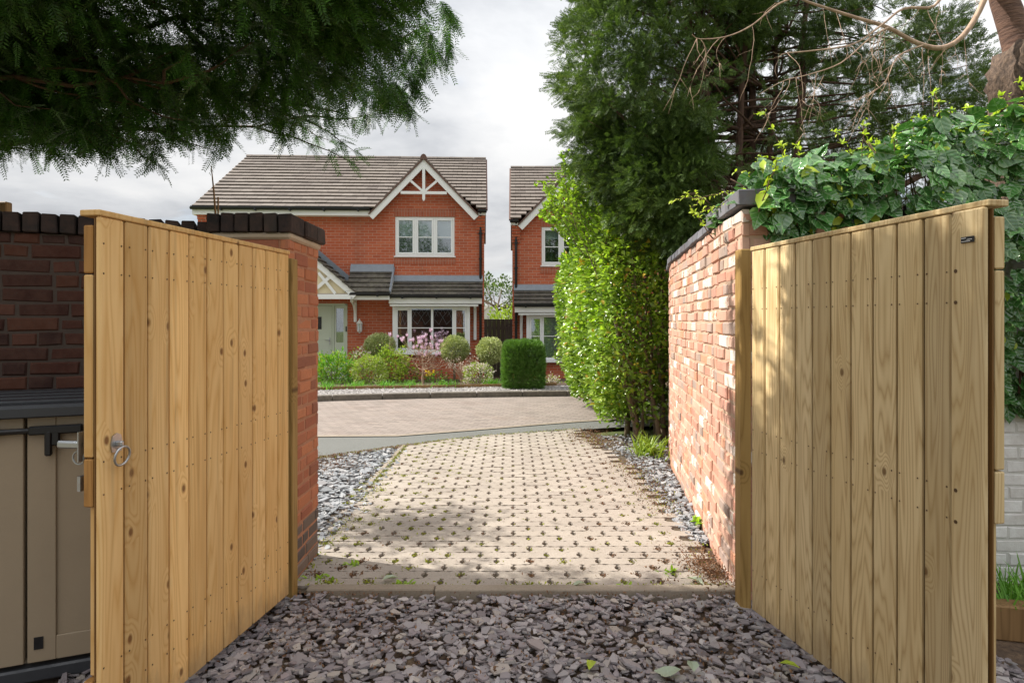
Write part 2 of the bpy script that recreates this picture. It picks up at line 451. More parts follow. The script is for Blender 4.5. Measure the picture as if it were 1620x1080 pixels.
M['brick_pier'] = realbrick('orange garden brick', ['#b0704f', '#ba7856', '#a8684e', '#b47558', '#9e624c', '#bd7c5a', '#94604c', '#b07054'], 0, .4)
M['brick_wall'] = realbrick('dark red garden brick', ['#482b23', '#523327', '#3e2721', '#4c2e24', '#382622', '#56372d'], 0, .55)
M['brick_blue'] = realbrick('grey blue engineering brick', ['#6f645c', '#7a6c62', '#5f5854', '#82705f'], 0, .3)
M['coping'] = realbrick('blackened coping brick', ['#35302e', '#2b2827', '#3d3835', '#302c2c', '#292626'], 0, .3)
M['brick_old'] = realbrick('reclaimed soft red brick', ['#c08d7a', '#b87f6d', '#c89e8a', '#bb8d7c', '#c6886a', '#c09c8c', '#b27c6b', '#c09683', '#a08f87', '#c39180', '#b58676', '#caa693', '#94877f', '#bc8570', '#c4937f', '#b98873'], .8, .10)
M['cap_slate'] = realbrick('dark slate coping', ['#6a6d74', '#5e6168', '#74777e'], 0, .3, .7)
M['brick_white'] = realbrick('white painted brick', ['#e2e1de', '#e8e7e4', '#dcdad6'], 0, .12, .75)
M['mortar'] = plain('lime mortar', '#b3a18a', .95, .2, 18, 0, .5)
M['mortar_tan'] = plain('smeared tan mortar', '#a9785c', .95, .22, 18, 0, .5)
M['mortar_pale'] = plain('pale lime mortar', '#b2967f', .95, .15, 18, 0, .5)
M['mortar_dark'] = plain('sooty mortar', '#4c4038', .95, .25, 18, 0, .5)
M['mortar_white'] = plain('painted mortar', '#c9c7c2', .85, .1, 18, 0, .5)
M['house_brick'] = coursed('house facing brick', ['#b2583a', '#c26648', '#b95e41', '#c87050', '#b05a40'], '#b89a88', patch='#b4603f')
M['soldier'] = coursed('soldier brick', ['#a35840', '#b2664c', '#aa5f48'], '#a98a7a', .075, .225, .010, half=0.0)
M['soldier_low'] = M['soldier']
M['render'] = plain('cream render', '#e6d9b8', .9, .04, 8)
M['upvc'] = plain('white window plastic', '#eceded', .35, .02, 3)
M['white_wood'] = plain('white painted timber', '#ebebea', .5, .03, 4)
M['gutter'] = plain('black gutter plastic', '#17181a', .35, .15, 6)
M['door'] = plain('sage green door', '#c3cbb9', .4, .03, 3)
M['lead'] = plain('lead flashing', '#7f868e', .55, .18, 9, .2, .1)
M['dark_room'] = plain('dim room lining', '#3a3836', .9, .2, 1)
M['blind'] = plain('pale blind fabric', '#d4d6d6', .8, .04, 5)
M['curtain'] = plain('green grey curtain', '#6f7f70', .85, .2, 12)
M['glass'] = glassmat('window glass')
M['lantern'] = plain('white lantern metal', '#e8e8e4', .4, .04, 5)

def tilemat(name, stops, lichen, lam):
    m, t, b = mat(name); r = ISL(t); v = OBJ(t); k = len(stops)
    c = RAMP(t, r, [(i / (k - 1), lin(x)) for i, x in enumerate(stops)])
    n1 = NOISE(t, v, 9, 6, .7); n2 = NOISE(t, v, .7, 4)
    f = RAMP(t, MA(t, 'ADD', MA(t, 'MULTIPLY', n1, .7), MA(t, 'MULTIPLY', n2, .5)), [(.52, 0.0), (.75, lam)])
    c = MIX(t, f, c, lin(lichen))
    c = MIX(t, RAMP(t, NOISE(t, v, 30, 3), [(.6, 0.0), (.75, .4)]), c, lin('#332e2a'))
    L(t, c, b.inputs['Base Color']); b.inputs['Roughness'].default_value = .9
    L(t, BUMP(t, n1, .5, .01), b.inputs['Normal']); return m
M['tile'] = tilemat('brown roof tile', ['#5f5650', '#70665f', '#665d56', '#786f68'], '#8b8277', .4)
M['tile_dark'] = tilemat('dark mossy roof tile', ['#3d3936', '#4a4541', '#524c47', '#433e3b'], '#7d7868', .7)
M['verge'] = plain('verge mortar', '#6a5148', .9, .2, 10)
M['paver'] = None

def pavermat(name, base, stops, wear):
    m, t, b = mat(name); r = ISL(t); v = OBJ(t); k = len(stops)
    c = RAMP(t, r, [(i / (k - 1), lin(x)) for i, x in enumerate(stops)])
    n1 = NOISE(t, v, 2.2, 5, .6); n2 = NOISE(t, v, 90, 3, .6)
    c = MIX(t, RAMP(t, n1, [(.42, 0.0), (.72, .45)]), c, lin(wear))
    c = MIX(t, RAMP(t, n2, [(.45, 0.0), (.75, .45)]), c, lin('#6e6254'))
    L(t, c, b.inputs['Base Color']); b.inputs['Roughness'].default_value = .9; b.inputs['Specular IOR Level'].default_value = .25
    L(t, BUMP(t, n2, .5, .004), b.inputs['Normal']); return m
M['paver'] = pavermat('buff concrete paver', None, ['#9a9188', '#a49b90', '#9f968c', '#aaa196'], '#877e73')
M['edging'] = pavermat('concrete edging', None, ['#8f8475', '#998e80'], '#776c5c')
M['road'] = coursed('pinkish block paving', ['#857b74', '#948982', '#8e847d', '#9b8f87', '#817871'], '#5a5149', .2, .1, .008, rot=R(20), bump=.5, patch='#8f857c')
M['tarmac'] = rubble('grey tarmac', ['#62635f', '#6e6f6b', '#7a7b77'], 120)
M['kerb'] = rubble('dark mossy kerb stone', ['#5a544c', '#736b62', '#857c70'], 14)
M['gravel'] = rubble('pale grey gravel', ['#6f6a68', '#9a9593', '#bdb8b4'], 60)
M['soil'] = rubble('dark soil', ['#40352c', '#5c4a3a', '#735f4a'], 25)
M['bed'] = rubble('bark soil bed', ['#33291f', '#544333', '#66553f'], 18)
M['sand'] = rubble('joint dirt', ['#40362b', '#554938', '#6a5d4a'], 40)
M['land'] = rubble('rough turf', ['#3f4a22', '#55602e', '#6a6a40'], 6)
M['slate'] = chipmat('plum slate chip', ['#766e70', '#8b8385', '#a09a9b', '#81797b', '#958987', '#b0a9a9', '#7a7275', '#b0a59b', '#848182', '#988d90', '#686164', '#bdb6b3'])
M['slate_blue'] = chipmat('blue grey slate chip', ['#74787c', '#8a8e92', '#9fa2a4', '#7e8288', '#b0b1b2', '#949293'])
M['pale_chip'] = chipmat('fine grey gravel stone', ['#8c8784', '#aaa5a2', '#c4c0bd', '#999090'])
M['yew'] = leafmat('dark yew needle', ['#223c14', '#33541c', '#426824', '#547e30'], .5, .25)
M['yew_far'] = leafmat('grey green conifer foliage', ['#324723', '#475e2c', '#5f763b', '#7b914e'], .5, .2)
M['laurel'] = leafmat('glossy hedge leaf', ['#45601c', '#627f28', '#819d36', '#a8bb50'], .28, .3, .5)
M['laurel_dull'] = leafmat('yellowing hedge leaf', ['#8a8a2c', '#b09a38', '#a8702c'], .4, .3)
M['fresh'] = leafmat('fresh lime leaf', ['#7ea22e', '#9abb3a', '#b5d04c'], .4, .4)
M['ivy'] = leafmat('dark glossy ivy leaf', ['#305829', '#3f6b33', '#4f8040', '#6f9c55'], .15, .14, .9, 3)
def veined(m):
    """pale veins and margin on a leaf, laid out on the leaf's own length and width"""
    t = m.node_tree; b = t.nodes['Principled BSDF']; s = N(t, 'ShaderNodeSeparateXYZ', {0: UVC(t)}); u = s.outputs[0]; w = MA(t, 'ABSOLUTE', s.outputs[1])
    side = MA(t, 'PINGPONG', MA(t, 'MULTIPLY', MA(t, 'SUBTRACT', u, MA(t, 'MULTIPLY', w, .8)), 3.2), .5)
    rib = MA(t, 'MAXIMUM', RAMP(t, w, [(.012, 1.0), (.035, 0.0)]), MA(t, 'MULTIPLY', RAMP(t, side, [(.03, 1.0), (.10, 0.0)]), .6))
    lk = b.inputs['Base Color'].links[0]; c = lk.from_socket
    marg = RAMP(t, MA(t, 'ADD', MA(t, 'MULTIPLY', w, 2.0), MA(t, 'MULTIPLY', MA(t, 'ABSOLUTE', MA(t, 'SUBTRACT', u, .3)), .75)), [(.72, 0.0), (.92, .45)])
    c2 = MIX(t, MA(t, 'MULTIPLY', rib, .42), c, lin('#a8bf8a')); c2 = MIX(t, marg, c2, lin('#9bb583'))
    L(t, c2, b.inputs['Base Color']); L(t, BUMP(t, MA(t, 'ADD', side, MA(t, 'MULTIPLY', rib, -.3)), .5, .008), b.inputs['Normal'])
veined(M['ivy'])
M['ivy_young'] = leafmat('young yellow green ivy leaf', ['#93ac34', '#b0c443', '#c9d65a'], .35, .4)
M['ball'] = leafmat('variegated topiary leaf', ['#7c8a54', '#9aa46c', '#b9bf8c', '#d4d6ac'], .5, .2)
M['box'] = leafmat('clipped conifer foliage', ['#44652a', '#577b33', '#6a8f3e', '#7fa04c'], .6, .2)
M['shrub'] = leafmat('yellow green shrub leaf', ['#5f7a2a', '#7d9634', '#9aae45', '#b5c25a'], .45, .3)
M['herb'] = leafmat('bright herb leaf', ['#4f7f2c', '#669a38', '#82b348'], .45, .35)
M['moss'] = leafmat('moss weed', ['#66702a', '#858c30', '#a0a53a', '#757038'], .7, .2, .2, 2)
M['litter'] = leafmat('dry brown litter', ['#5a4434', '#7a5a46', '#8f6f55', '#6b5240', '#86503c'], .85, .1, .2, 2)
M['pink'] = leafmat('pink petal', ['#cfa9c4', '#dcc0d4', '#eadce6'], .5, .3, tcol=(1, 1, 1, 1))
M['cream'] = leafmat('cream flower', ['#d8cfc0', '#e4ddd0', '#caa9a4'], .5, .3, tcol=(1, 1, 1, 1))
M['dry_leaf'] = leafmat('pale fallen leaf', ['#8fa08a', '#a3b09a', '#b9b79c'], .6, .2)
M['bark_yew'] = barkmat('yew bark', '#3a2a22', '#6a4e3e')
M['bark_limb'] = barkmat('brown limb bark', '#3a2a1e', '#6b5038')
M['bark_grey'] = barkmat('grey brown bark', '#5a4c3c', '#8d7c66')
M['bark_cherry'] = barkmat('cherry bark', '#453029', '#80604f', (2, 2, 16), .9)
M['bark_burr'] = barkmat('knobbly burr bark', '#2c2019', '#75604f', (9, 9, 5), 1.0)
M['twig'] = barkmat('pale twig bark', '#8f7460', '#c4a890')
M['fence'] = wood('grey brown fence board', '#6e655c', '#4a433d', '#2c2622', .8, .4)
M['cane'] = plain('garden cane', '#8a6a44', .7, .2, 8)
M['slate_roof'] = plain('white conservatory roof', '#d8dadb', .4, .03, 3)
# ------------------------------------------------------------------ ground and paving
def strip(name, rows, z, m, kind='structure'):
    """sheet from rows of (x, y0, y1)"""
    b = MB(); vs = []; n = len(rows)
    for x, y0, y1 in rows: vs += [(x, y0, z), (x, y1, z)]
    b.add(vs, [(2 * i, 2 * i + 2, 2 * i + 3, 2 * i + 1) for i in range(n - 1)])
    o = b.build(name, m, fix=False); return tag(o, kind=kind)

def gz(y):
    return -.06 - .36 * min(1, max(0, (y - 13.2) / 3.8))
xs = [-160, -60, -25, -12, -8, -5, -3, -1.5, 0, 1.5, 3, 5, 8, 12, 25, 60, 160]
ys = [-60, -20, -5, 0, 3, 6, 9, 12, 13.2, 14, 15, 16, 17, 18, 22, 30, 50, 100, 300]
b = MB(); b.add([(x, y, gz(y)) for y in ys for x in xs], [(j * 17 + i, j * 17 + i + 1, (j + 1) * 17 + i + 1, (j + 1) * 17 + i) for j in range(len(ys) - 1) for i in range(16)])
tag(b.build('ground', M['land'], fix=False), kind='structure')
strip('yard_soil', [(-7, -4, 7.5), (-1.3, -4, 8.2), (7, -4, 9)], -.035, M['soil'])
def pw(P_):
    def f(x):
        for (a, ya), (c, yc) in zip(P_[:-1], P_[1:]):
            if x <= c: return ya + (yc - ya) * (x - a) / (c - a)
        return P_[-1][1]
    return f
tarN = pw([(-7, 4.2), (-3.4, 6.0), (-2.13, 6.95), (-1.27, 7.65), (-.4, 8.24), (.83, 8.72), (1.3, 8.95), (6, 9.8)])
tarF = pw([(-8, 7.6), (-3.5, 8.16), (-2.5, 8.24), (-1.48, 8.28), (-.5, 8.74), (.84, 9.4), (2.5, 10.0), (8, 10.6)])
strip('tarmac_path', [(x, tarN(x), tarF(x) + .3) for x in [-6.5 + .5 * i for i in range(26)]], -.004, M['tarmac'])
KP = [(-9, 8.4), (-7, 10.1), (-5.2, 11.2), (-3.6, 11.85), (-2, 12.25), (-.37, 12.5), (1.2, 12.65), (3, 12.7), (6, 12.4), (10, 11.4)]
def kerb_y(x):
    for (a, ya), (c, yc) in zip(KP[:-1], KP[1:]):
        if a <= x <= c: return ya + (yc - ya) * (x - a) / (c - a)
    return KP[-1][1]
kx = [-7 + .5 * i for i in range(30)]
b = MB(); vs = []
for x in kx: vs += [(x, min(tarF(x), kerb_y(x) - .5), .001), (x, (tarF(x) + kerb_y(x)) / 2, .001), (x, kerb_y(x) + .03, .001)]
b.add(vs, [(3 * i + j, 3 * i + 3 + j, 3 * i + 4 + j, 3 * i + 1 + j) for i in range(len(kx) - 1) for j in (0, 1)])
tag(b.build('road', M['road'], fix=False), kind='structure')
strip('road_edging', [(x, tarF(x) - .05, tarF(x) + .05) for x in kx], .006, M['edging'])
b = MB()                                                    # kerb stones
x = -7.0
while x < 7:
    x1 = x + .9; p, q = Vector((x + .006, kerb_y(x) + .06, .045)), Vector((x1 - .006, kerb_y(x1) + .06, .045))
    b.bar(p, q, .125, .13, ch=.012); x = x1
tag(b.build('kerb', M['kerb']), kind='structure')
# gravel verge, low edging and planting bed beyond the kerb
strip('gravel_verge', [(x, kerb_y(x) + .11, kerb_y(x) + 1.6) for x in kx], .062, M['gravel'])
bedf = lambda x: kerb_y(x) + 1.45 + .12 * math.sin(x * 1.1)
b = MB(); vs = []
for x in kx:
    y0 = bedf(x)
    for yy, zz in ((y0, .075), (y0 + .5, .09), (15.4, .02), (18.6, -.12)): vs.append((x, yy, zz))
b.add(vs, [(4 * i + j, 4 * i + 4 + j, 4 * i + 5 + j, 4 * i + 1 + j) for i in range(len(kx) - 1) for j in range(3)])
tag(b.build('planting_bed', M['bed'], fix=False), kind='structure')
b = MB()
for i in range(len(kx) - 1):
    if kx[i] < 1.0: b.bar((kx[i], bedf(kx[i]) - .02, .09), (kx[i + 1], bedf(kx[i + 1]) - .02, .09), .035, .07)
tag(b.build('bed_edging', M['sleeper']), 'low brown timber edging along the front of the house flower bed', 'edging')
n = 5200                                                     # pale stones on the verge
px_ = rng.uniform(-6, 3.5, n); py_ = np.array([kerb_y(v) for v in px_]) + rng.uniform(.13, 1.42, n)
inst_mesh('verge_gravel', CHIPS, rng.integers(0, 24, n), np.stack([px_, py_, .072 + rng.uniform(-.004, .01, n)], 1), frames(rand_dirs(n) * [1, 1, .3], rand_dirs(n) * .3 + [0, 0, 1]), rng.uniform(.022, .05, n), M['pale_chip'])
tag(bpy.data.objects['verge_gravel'], kind='stuff')

# ------------------------------------------------------------------ driveway of notched pavers
PL, PW, Y0 = .21, .1035, 3.56
far = lambda x: tarN(x) - .03
def wallx(y):
    W = [(3.4, 1.235), (3.9, 1.285), (4.14, 1.325), (5.32, 1.49), (6.6, 1.66), (8.2, 2.03), (9.5, 2.6), (11, 3.5)]
    for (a, xa), (c, xc) in zip(W[:-1], W[1:]):
        if y <= c: return xa + (xc - xa) * (y - a) / (c - a)
    return W[-1][1]
def dx1(y): return min(1.2, wallx(y) - .05) - max(0, y - 6.4) * .14
strip('driveway_bed', [(-1.4, 3.5, 7.7), (-.5, 3.5, 8.1), (.4, 3.5, 8.5), (1.0, 3.5, 8.7), (1.25, 3.5, 8.2)], -.0025, M['sand'])
tem = []
for s in range(6):
    r = random.Random(s); h, w = PL / 2 - .002, PW / 2 - .0018
    def wav(x): return .005 * math.cos(2 * math.pi * x / PL * 3)
    top = [(x * h, w + wav(x * h)) for x in (-.86, -.68, -.5, -.33, -.16, 0, .16, .33, .5, .68, .86)]
    bot = [(x * h, -w + wav(x * h)) for x in (.86, .68, .5, .33, .16, 0, -.16, -.33, -.5, -.68, -.86)]
    nR = [(h, w * .62), (h - .026, w * .2), (h - .026, -w * .2), (h, -w * .62)]
    nR = [(h, w * .70), (h - .017, w * .28), (h - .017, -w * .28), (h, -w * .70)]
    nL = [(-a, -c) for a, c in nR]
    poly = top + nR + bot + nL
    k = len(poly)
    v = [(x, y, -.035) for x, y in poly] + [(x, y, -.0016) for x, y in poly] + [(x * .992, y * .984, 0 + r.uniform(-.0006, .0006)) for x, y in poly]
    f = [tuple(range(2 * k, 3 * k))] + [(i, (i + 1) % k, k + (i + 1) % k, k + i) for i in range(k)] + [(k + i, k + (i + 1) % k, 2 * k + (i + 1) % k, 2 * k + i) for i in range(k)]
    tem.append((v, f))
pos = []; holes = []
row = 0; y = Y0 + PW / 2
while y < 9:
    x = -1.25 + (0 if row % 2 else PL / 2)
    while x < 1.3:
        if y < far(x) and x < dx1(y): pos.append((x, y, .012 + random.gauss(0, .0014)))
        if y < far(x) and x + PL / 2 < dx1(y) + .1: holes.append((x - PL / 2, y))
        x += PL
    y += PW; row += 1
pos = np.array(pos); n = len(pos)
up = np.stack([rng.normal(0, .012, n), rng.normal(0, .012, n), np.ones(n)], 1)
o = inst_mesh('driveway', tem, rng.integers(0, 6, n), pos, frames(np.tile([1., 0, 0], (n, 1)) + rng.normal(0, .006, (n, 3)), up), np.ones(n), M['paver'])
tag(o, kind='structure')
b = MB()
b.cbox((-.78, 3.50, -.005), (.70, .075, .075), .006); b.cbox((.42, 3.495, -.006), (1.69, .075, .075), .006)
tag(b.build('driveway_edging', M['edging']), kind='structure')
b = MB()
for i in range(3): b.bar((-1.31 + .004 * i, 5.75 + i * .62, -.025), (-1.30 + .004 * i, 6.35 + i * .62, -.025), .05, .09, ch=.006)
tag(b.build('edging_kerb', M['edging']), kind='structure')

# moss and small weeds in the paver holes, browner towards the right wall
hp = []; hm = []
for (x, y) in holes:
    g_ = max(0, math.sin(x * 2.9 + y * 1.9 + 1) * math.sin(y * 2.7 - x * 1.3)) ; edge = max(0, -x - .2) * .6 + max(0, x - .4) * .7 + max(0, 4.3 - y) * .5
    k = int(1 + 14 * random.random() ** 3 + 34 * g_ * random.random() + 110 * edge * random.random() ** 1.3)
    if random.random() < .18: k = 0
    brown = random.random() < (.2 + .5 * max(0, min(1, (x + .1))))
    for _ in range(k):
        s = .014 + .01 * edge
        hp.append((x + random.gauss(0, s * 1.3), y + random.gauss(0, s * .8), -.001 + random.random() * (.008 + .012 * edge))); hm.append(1 if brown or random.random() < .15 else 0)
for _ in range(5200):                                        # litter and weeds along the wall foot and edges
    y = random.uniform(3.6, 8.4); x = min(dx1(y), wallx(y)) + random.gauss(.02, .09)
    if x > wallx(y) - .01 or (math.sin(y * 5.1) + math.sin(y * 2.3 + 1)) < random.uniform(-1.4, 1): continue
    hp.append((x, y, .004 + random.random() * .02)); hm.append(0 if random.random() < .22 else 1)
for _ in range(900):
    x = random.uniform(-1.3, .9); hp.append((x, far(x) + random.gauss(.02, .04), .01)); hm.append(0 if random.random() < .6 else 1)
for _ in range(900):
    hp.append((random.gauss(-1.95, .22), random.gauss(6.55, .22), .02 + random.random() * .012)); hm.append(1)
for _ in range(2600):
    x = random.uniform(-3.2, -1.35); hp.append((x, tarN(x) - abs(random.gauss(.0, .10)), .012)); hm.append(1 if random.random() < .8 else 0)
for _ in range(1100):
    hp.append((random.gauss(1.16, .07), random.gauss(3.75, .14), .02 + random.random() * .03)); hm.append(1)
for _ in range(1300):
    x, y = random.gauss(1.0, .16), random.gauss(8.2, .3)
    hp.append((x, y, .014)); hm.append(1)
for _ in range(1500):                                        # bits of dead leaf and bark caught among the slate
    cx_, cy_ = random.choice(((-1.0, 3.35), (-.9, 3.0), (.3, 3.3), (1.1, 3.3), (.9, 2.8), (-.2, 2.75))); hp.append((random.gauss(cx_, .3), min(3.44, random.gauss(cy_, .2)), .005 + random.random() * .02)); hm.append(1)
for _ in range(1500):                                        # moss along the edging, under the left pier and by the edge kerb
    q = random.random()
    if q < .45: x, y = random.uniform(-1.2, 1.2), 3.555 + random.gauss(0, .012); keep = math.sin(x * 7) + math.sin(x * 17 + 1) > random.uniform(-1, 1.2)
    elif q < .75: x, y = random.gauss(-1.22, .05), random.uniform(3.6, 5.7); keep = math.sin(y * 6) > random.uniform(-1, .6)
    else: x, y = -1.265 + random.gauss(0, .012), random.uniform(5.7, 7.5); keep = True
    if keep: hp.append((x, y, .012 + random.random() * .012)); hm.append(0)
hp = np.array(hp); hm = np.array(hm); n = len(hp)
d = rand_dirs(n); d[:, 2] = np.abs(d[:, 2]) * .8 + .15
for k, nm, mt in ((0, 'moss', 'moss'), (1, 'leaf_litter', 'litter')):
    s = hm == k
    tag(inst_mesh(nm, OVAL, rng.integers(0, 3, s.sum()), hp[s], frames(d[s], rand_dirs(s.sum())), rng.uniform(.008, .021, s.sum()), M[mt]), kind='stuff')
# slate chips
def slates(name, n, fx, size, m, tilt, zr):
    p = np.array([fx() for _ in range(n)])
    upv = np.stack([rng.normal(0, tilt, n), rng.normal(0, tilt, n), np.ones(n)], 1)
    dd = rand_dirs(n); dd[:, 2] *= .2
    z = rng.uniform(zr[0], zr[1], n)
    # frames: keep local z near up
    zc = norm(upv); xc = norm(np.cross(np.cross(zc, dd), zc)); yc = np.cross(zc, xc)
    rot = np.stack([xc, yc, zc], -1)
    s = rng.lognormal(math.log(size), .32, n)
    o = inst_mesh(name, CHIPS, rng.integers(0, 24, n), np.stack([p[:, 0], p[:, 1], z], 1), rot, s, m)
    return tag(o, kind='stuff')
slates('slate_chips', 7600, lambda: (random.uniform(-1.9, 2.2), random.uniform(2.35, 3.45)), .050, M['slate'], .17, (-.026, .014))
def left_pt():
    while 1:
        x = random.uniform(-3.4, -1.40); y = random.uniform(3.75, 7.4)
        if y < tarN(x) - .04 and not (x < -1.24 and y < 4.05 and x > -1.7) : return (x, y)
def left_pt2():
    while 1:
        y = random.uniform(3.95, 7.4); x = -1.36 + random.gauss(0, .07)
        if y < 5.8: x += .04
        if y < tarN(x) - .05: return (x, y)
slates('blue_slate_chips', 5200, left_pt, .078, M['slate_blue'], .16, (-.02, .012))
slates('verge_slate_chips', 700, left_pt2, .05, M['slate_blue'], .3, (0, .02))
def right_pt():
    while 1:
        y = random.uniform(4.3, 8.3); a, c = dx1(y) + .02, wallx(y) - .02
        if c > a: return (random.uniform(a, min(c, a + .9)), y)
slates('foot_slate_chips', 1700, right_pt, .05, M['slate_blue'], .3, (-.02, .015))

# ------------------------------------------------------------------ walls of modelled bricks
def arc(points):
    pts = [Vector(p) for p in points]; cum = [0]
    for a, c in zip(pts[:-1], pts[1:]): cum.append(cum[-1] + (c - a).length)
    def f(s, z, d, side):
        s = min(max(s, -.2), cum[-1] + .2); i = 0
        while i < len(pts) - 2 and s > cum[i + 1]: i += 1
        a, c = pts[i], pts[i + 1]; t = (s - cum[i]) / (cum[i + 1] - cum[i])
        # smooth normal
        def tn(k):
            k0, k1 = max(k - 1, 0), min(k + 1, len(pts) - 1); return (pts[k1] - pts[k0]).normalized()
        if len(pts) == 2: tg = (c - a).normalized()
        else: tg = (tn(i) * (1 - t) + tn(i + 1) * t).normalized()
        nn = Vector((tg.y, -tg.x)) * side
        q = a + (c - a) * t
        return Vector((q.x + nn.x * d, q.y + nn.y * d, z))
    return f, cum[-1]
def lay(mb, f, s0, s1, z0, z1, side, mi=0, H=.075, hd=.35, jit=.003, out=.006, dep=.04, rowmi=None, ends=0.0, J=.011):
    row = 0; z = z0
    while z < z1 - .03:
        s = s0 - (random.uniform(.02, .2) if hd else (.1125 if row % 2 else 0))
        zt = min(z + H - J, z1)
        while s < s1:
            Lb = .1025 if random.random() < hd else .215
            a, c = max(s, s0 - ends), min(s + Lb, s1 + ends)
            if a <= s0 - ends + 1e-6 and c - a < .03: s += Lb + J; continue
            if c - a > .025:
                o = random.uniform(-.2, 1) * out; j = lambda: random.uniform(-jit, jit)
                mi2 = rowmi(row) if rowmi else mi; ch = .006 + abs(random.gauss(0, .002))
                B = [f(a, z, -dep, side), f(c, z, -dep, side), f(c, zt, -dep, side), f(a, zt, -dep, side)]
                ja = [(j(), j()) for _ in range(4)]
                Fr = [f(a + ja[0][0], z + ja[0][1], o - ch, side), f(c + ja[1][0], z + ja[1][1], o - ch, side), f(c + ja[2][0], zt + ja[2][1], o - ch, side), f(a + ja[3][0], zt + ja[3][1], o - ch, side)]
                I = [f(a + ch + ja[0][0], z + ch + ja[0][1], o, side), f(c - ch + ja[1][0], z + ch + ja[1][1], o + j() * .4, side), f(c - ch + ja[2][0], zt - ch + ja[2][1], o, side), f(a + ch + ja[3][0], zt - ch + ja[3][1], o + j() * .4, side)]
                mb.add(B + Fr + I, [(8, 9, 10, 11)] + [(i, (i + 1) % 4, 4 + (i + 1) % 4, 4 + i) for i in range(4)] + [(4 + i, 4 + (i + 1) % 4, 8 + (i + 1) % 4, 8 + i) for i in range(4)], mi2)
            s += Lb + J
        z += H; row += 1
def core(mb, f, s0, s1, z0, z1, side, thick, mi, rec=.004, n=12):
    """mortar body behind the bricks"""
    vs = []
    for i in range(n + 1):
        s = s0 + (s1 - s0) * i / n
        for d, z in ((-rec, z0), (-rec, z1), (-thick + rec, z1), (-thick + rec, z0)): vs.append(f(s, z, d, side))
    fs = [(4 * i + j, 4 * i + 4 + j, 4 * i + 4 + (j + 1) % 4, 4 * i + (j + 1) % 4) for i in range(n) for j in range(4)]
    fs += [(0, 1, 2, 3), tuple(4 * n + j for j in (3, 2, 1, 0))]
    mb.add(vs, fs, mi)
def oncap(mb, f, s0, s1, z, side, step, w0, w1, h, gap=.010, mi=0, jit=.003, rise=0):
    """coping bricks on edge across the wall from depth w0 to w1"""
    s = s0
    while s < s1 - .02:
        e = min(s + step, s1); c = (f(s, 0, 0, side) + f(e, 0, 0, side)) / 2
        p0 = f((s + e) / 2, 0, w0, side); p1 = f((s + e) / 2, 0, w1, side)
        yv = (p1 - p0).normalized(); xv = Vector((yv.y, -yv.x, 0)); m = Matrix((xv, yv, Vector((0, 0, 1)))).transposed()
        cc = (p0 + p1) / 2; cc.z = z + h / 2 + random.uniform(-jit, jit)
        mb.cbox(cc, (e - s - gap, (p1 - p0).length + random.uniform(-jit, jit) * 1.5, h), .005, mi, m, .003)
        s = e

# left gate pier: front face at y=3.5, right face at x=-1.24
PX0, PX1, PY0, PY1, PT = -1.655, -1.24, 3.50, 4.04, 1.955
w = empty('brick_pier', ((PX0 + PX1) / 2, (PY0 + PY1) / 2, 0), 'orange brick gate pier with blackened brick cap behind the open left gate', 'gate pier')
mb = MB()
blue = lambda r: 1 if 0 <= r < 5 else 0
for pts, sd in (([(PX0, PY0), (PX1, PY0)], 1), ([(PX1, PY0), (PX1, PY1)], 1), ([(PX1, PY1), (PX0, PY1)], 1), ([(PX0, PY1), (PX0, PY0)], 1)):
    f, Ln = arc(pts); lay(mb, f, .001, Ln - .001, -.05, PT, sd, hd=.45, rowmi=blue, jit=.004, out=.008)
f, Ln = arc([(PX0, PY0), (PX1, PY0)]); core(mb, f, .002, Ln - .002, -.1, PT, 1, PY1 - PY0, 2)
mb.build('brickwork', [M['brick_pier'], M['brick_blue'], M['mortar_tan']], w, world=True)
mb = MB(); mb.cbox((-1.448, 3.77, PT + .018), (.445, .57, .036), .012, jit=.004)
mb.build('mortar_bed', M['mortar'], w, world=True)
mb = MB()
f, Ln = arc([(PX0 - .03, PY0), (PX1 + .035, PY0)]); oncap(mb, f, 0, Ln, PT + .036, 1, .0795, .035, -.19, .102)
f, Ln = arc([(PX1 + .035, PY0 + .20), (PX1 + .035, PY1 + .03)])
mb.cbox((-1.44, 3.80, PT + .085), (.48, .19, .098), .01, jit=.003); mb.cbox((-1.44, 3.988, PT + .085), (.48, .17, .098), .01, jit=.003)
mb.build('coping', [M['coping']], w, world=True)
# left garden wall, running away from the pier towards the camera's left
f, Ln = arc([(-4.4, 2.42), (-3.4, 2.84), (-2.53, 3.2), (-2.1, 3.385), (-1.69, 3.55)])
w = empty('garden_wall', (-2.9, 3.15, 0), 'dark shaded brick garden wall behind the beige storage shed', 'wall')
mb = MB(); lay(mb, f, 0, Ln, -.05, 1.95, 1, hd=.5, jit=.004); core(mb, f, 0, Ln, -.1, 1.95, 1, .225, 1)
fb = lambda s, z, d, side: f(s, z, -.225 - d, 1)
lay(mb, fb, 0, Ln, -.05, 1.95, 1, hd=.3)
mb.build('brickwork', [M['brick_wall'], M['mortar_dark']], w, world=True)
mb = MB(); oncap(mb, f, 0, Ln, 1.952, 1, .0795, .03, -.25, .10)
mb.build('coping', [M['coping']], w, world=True)

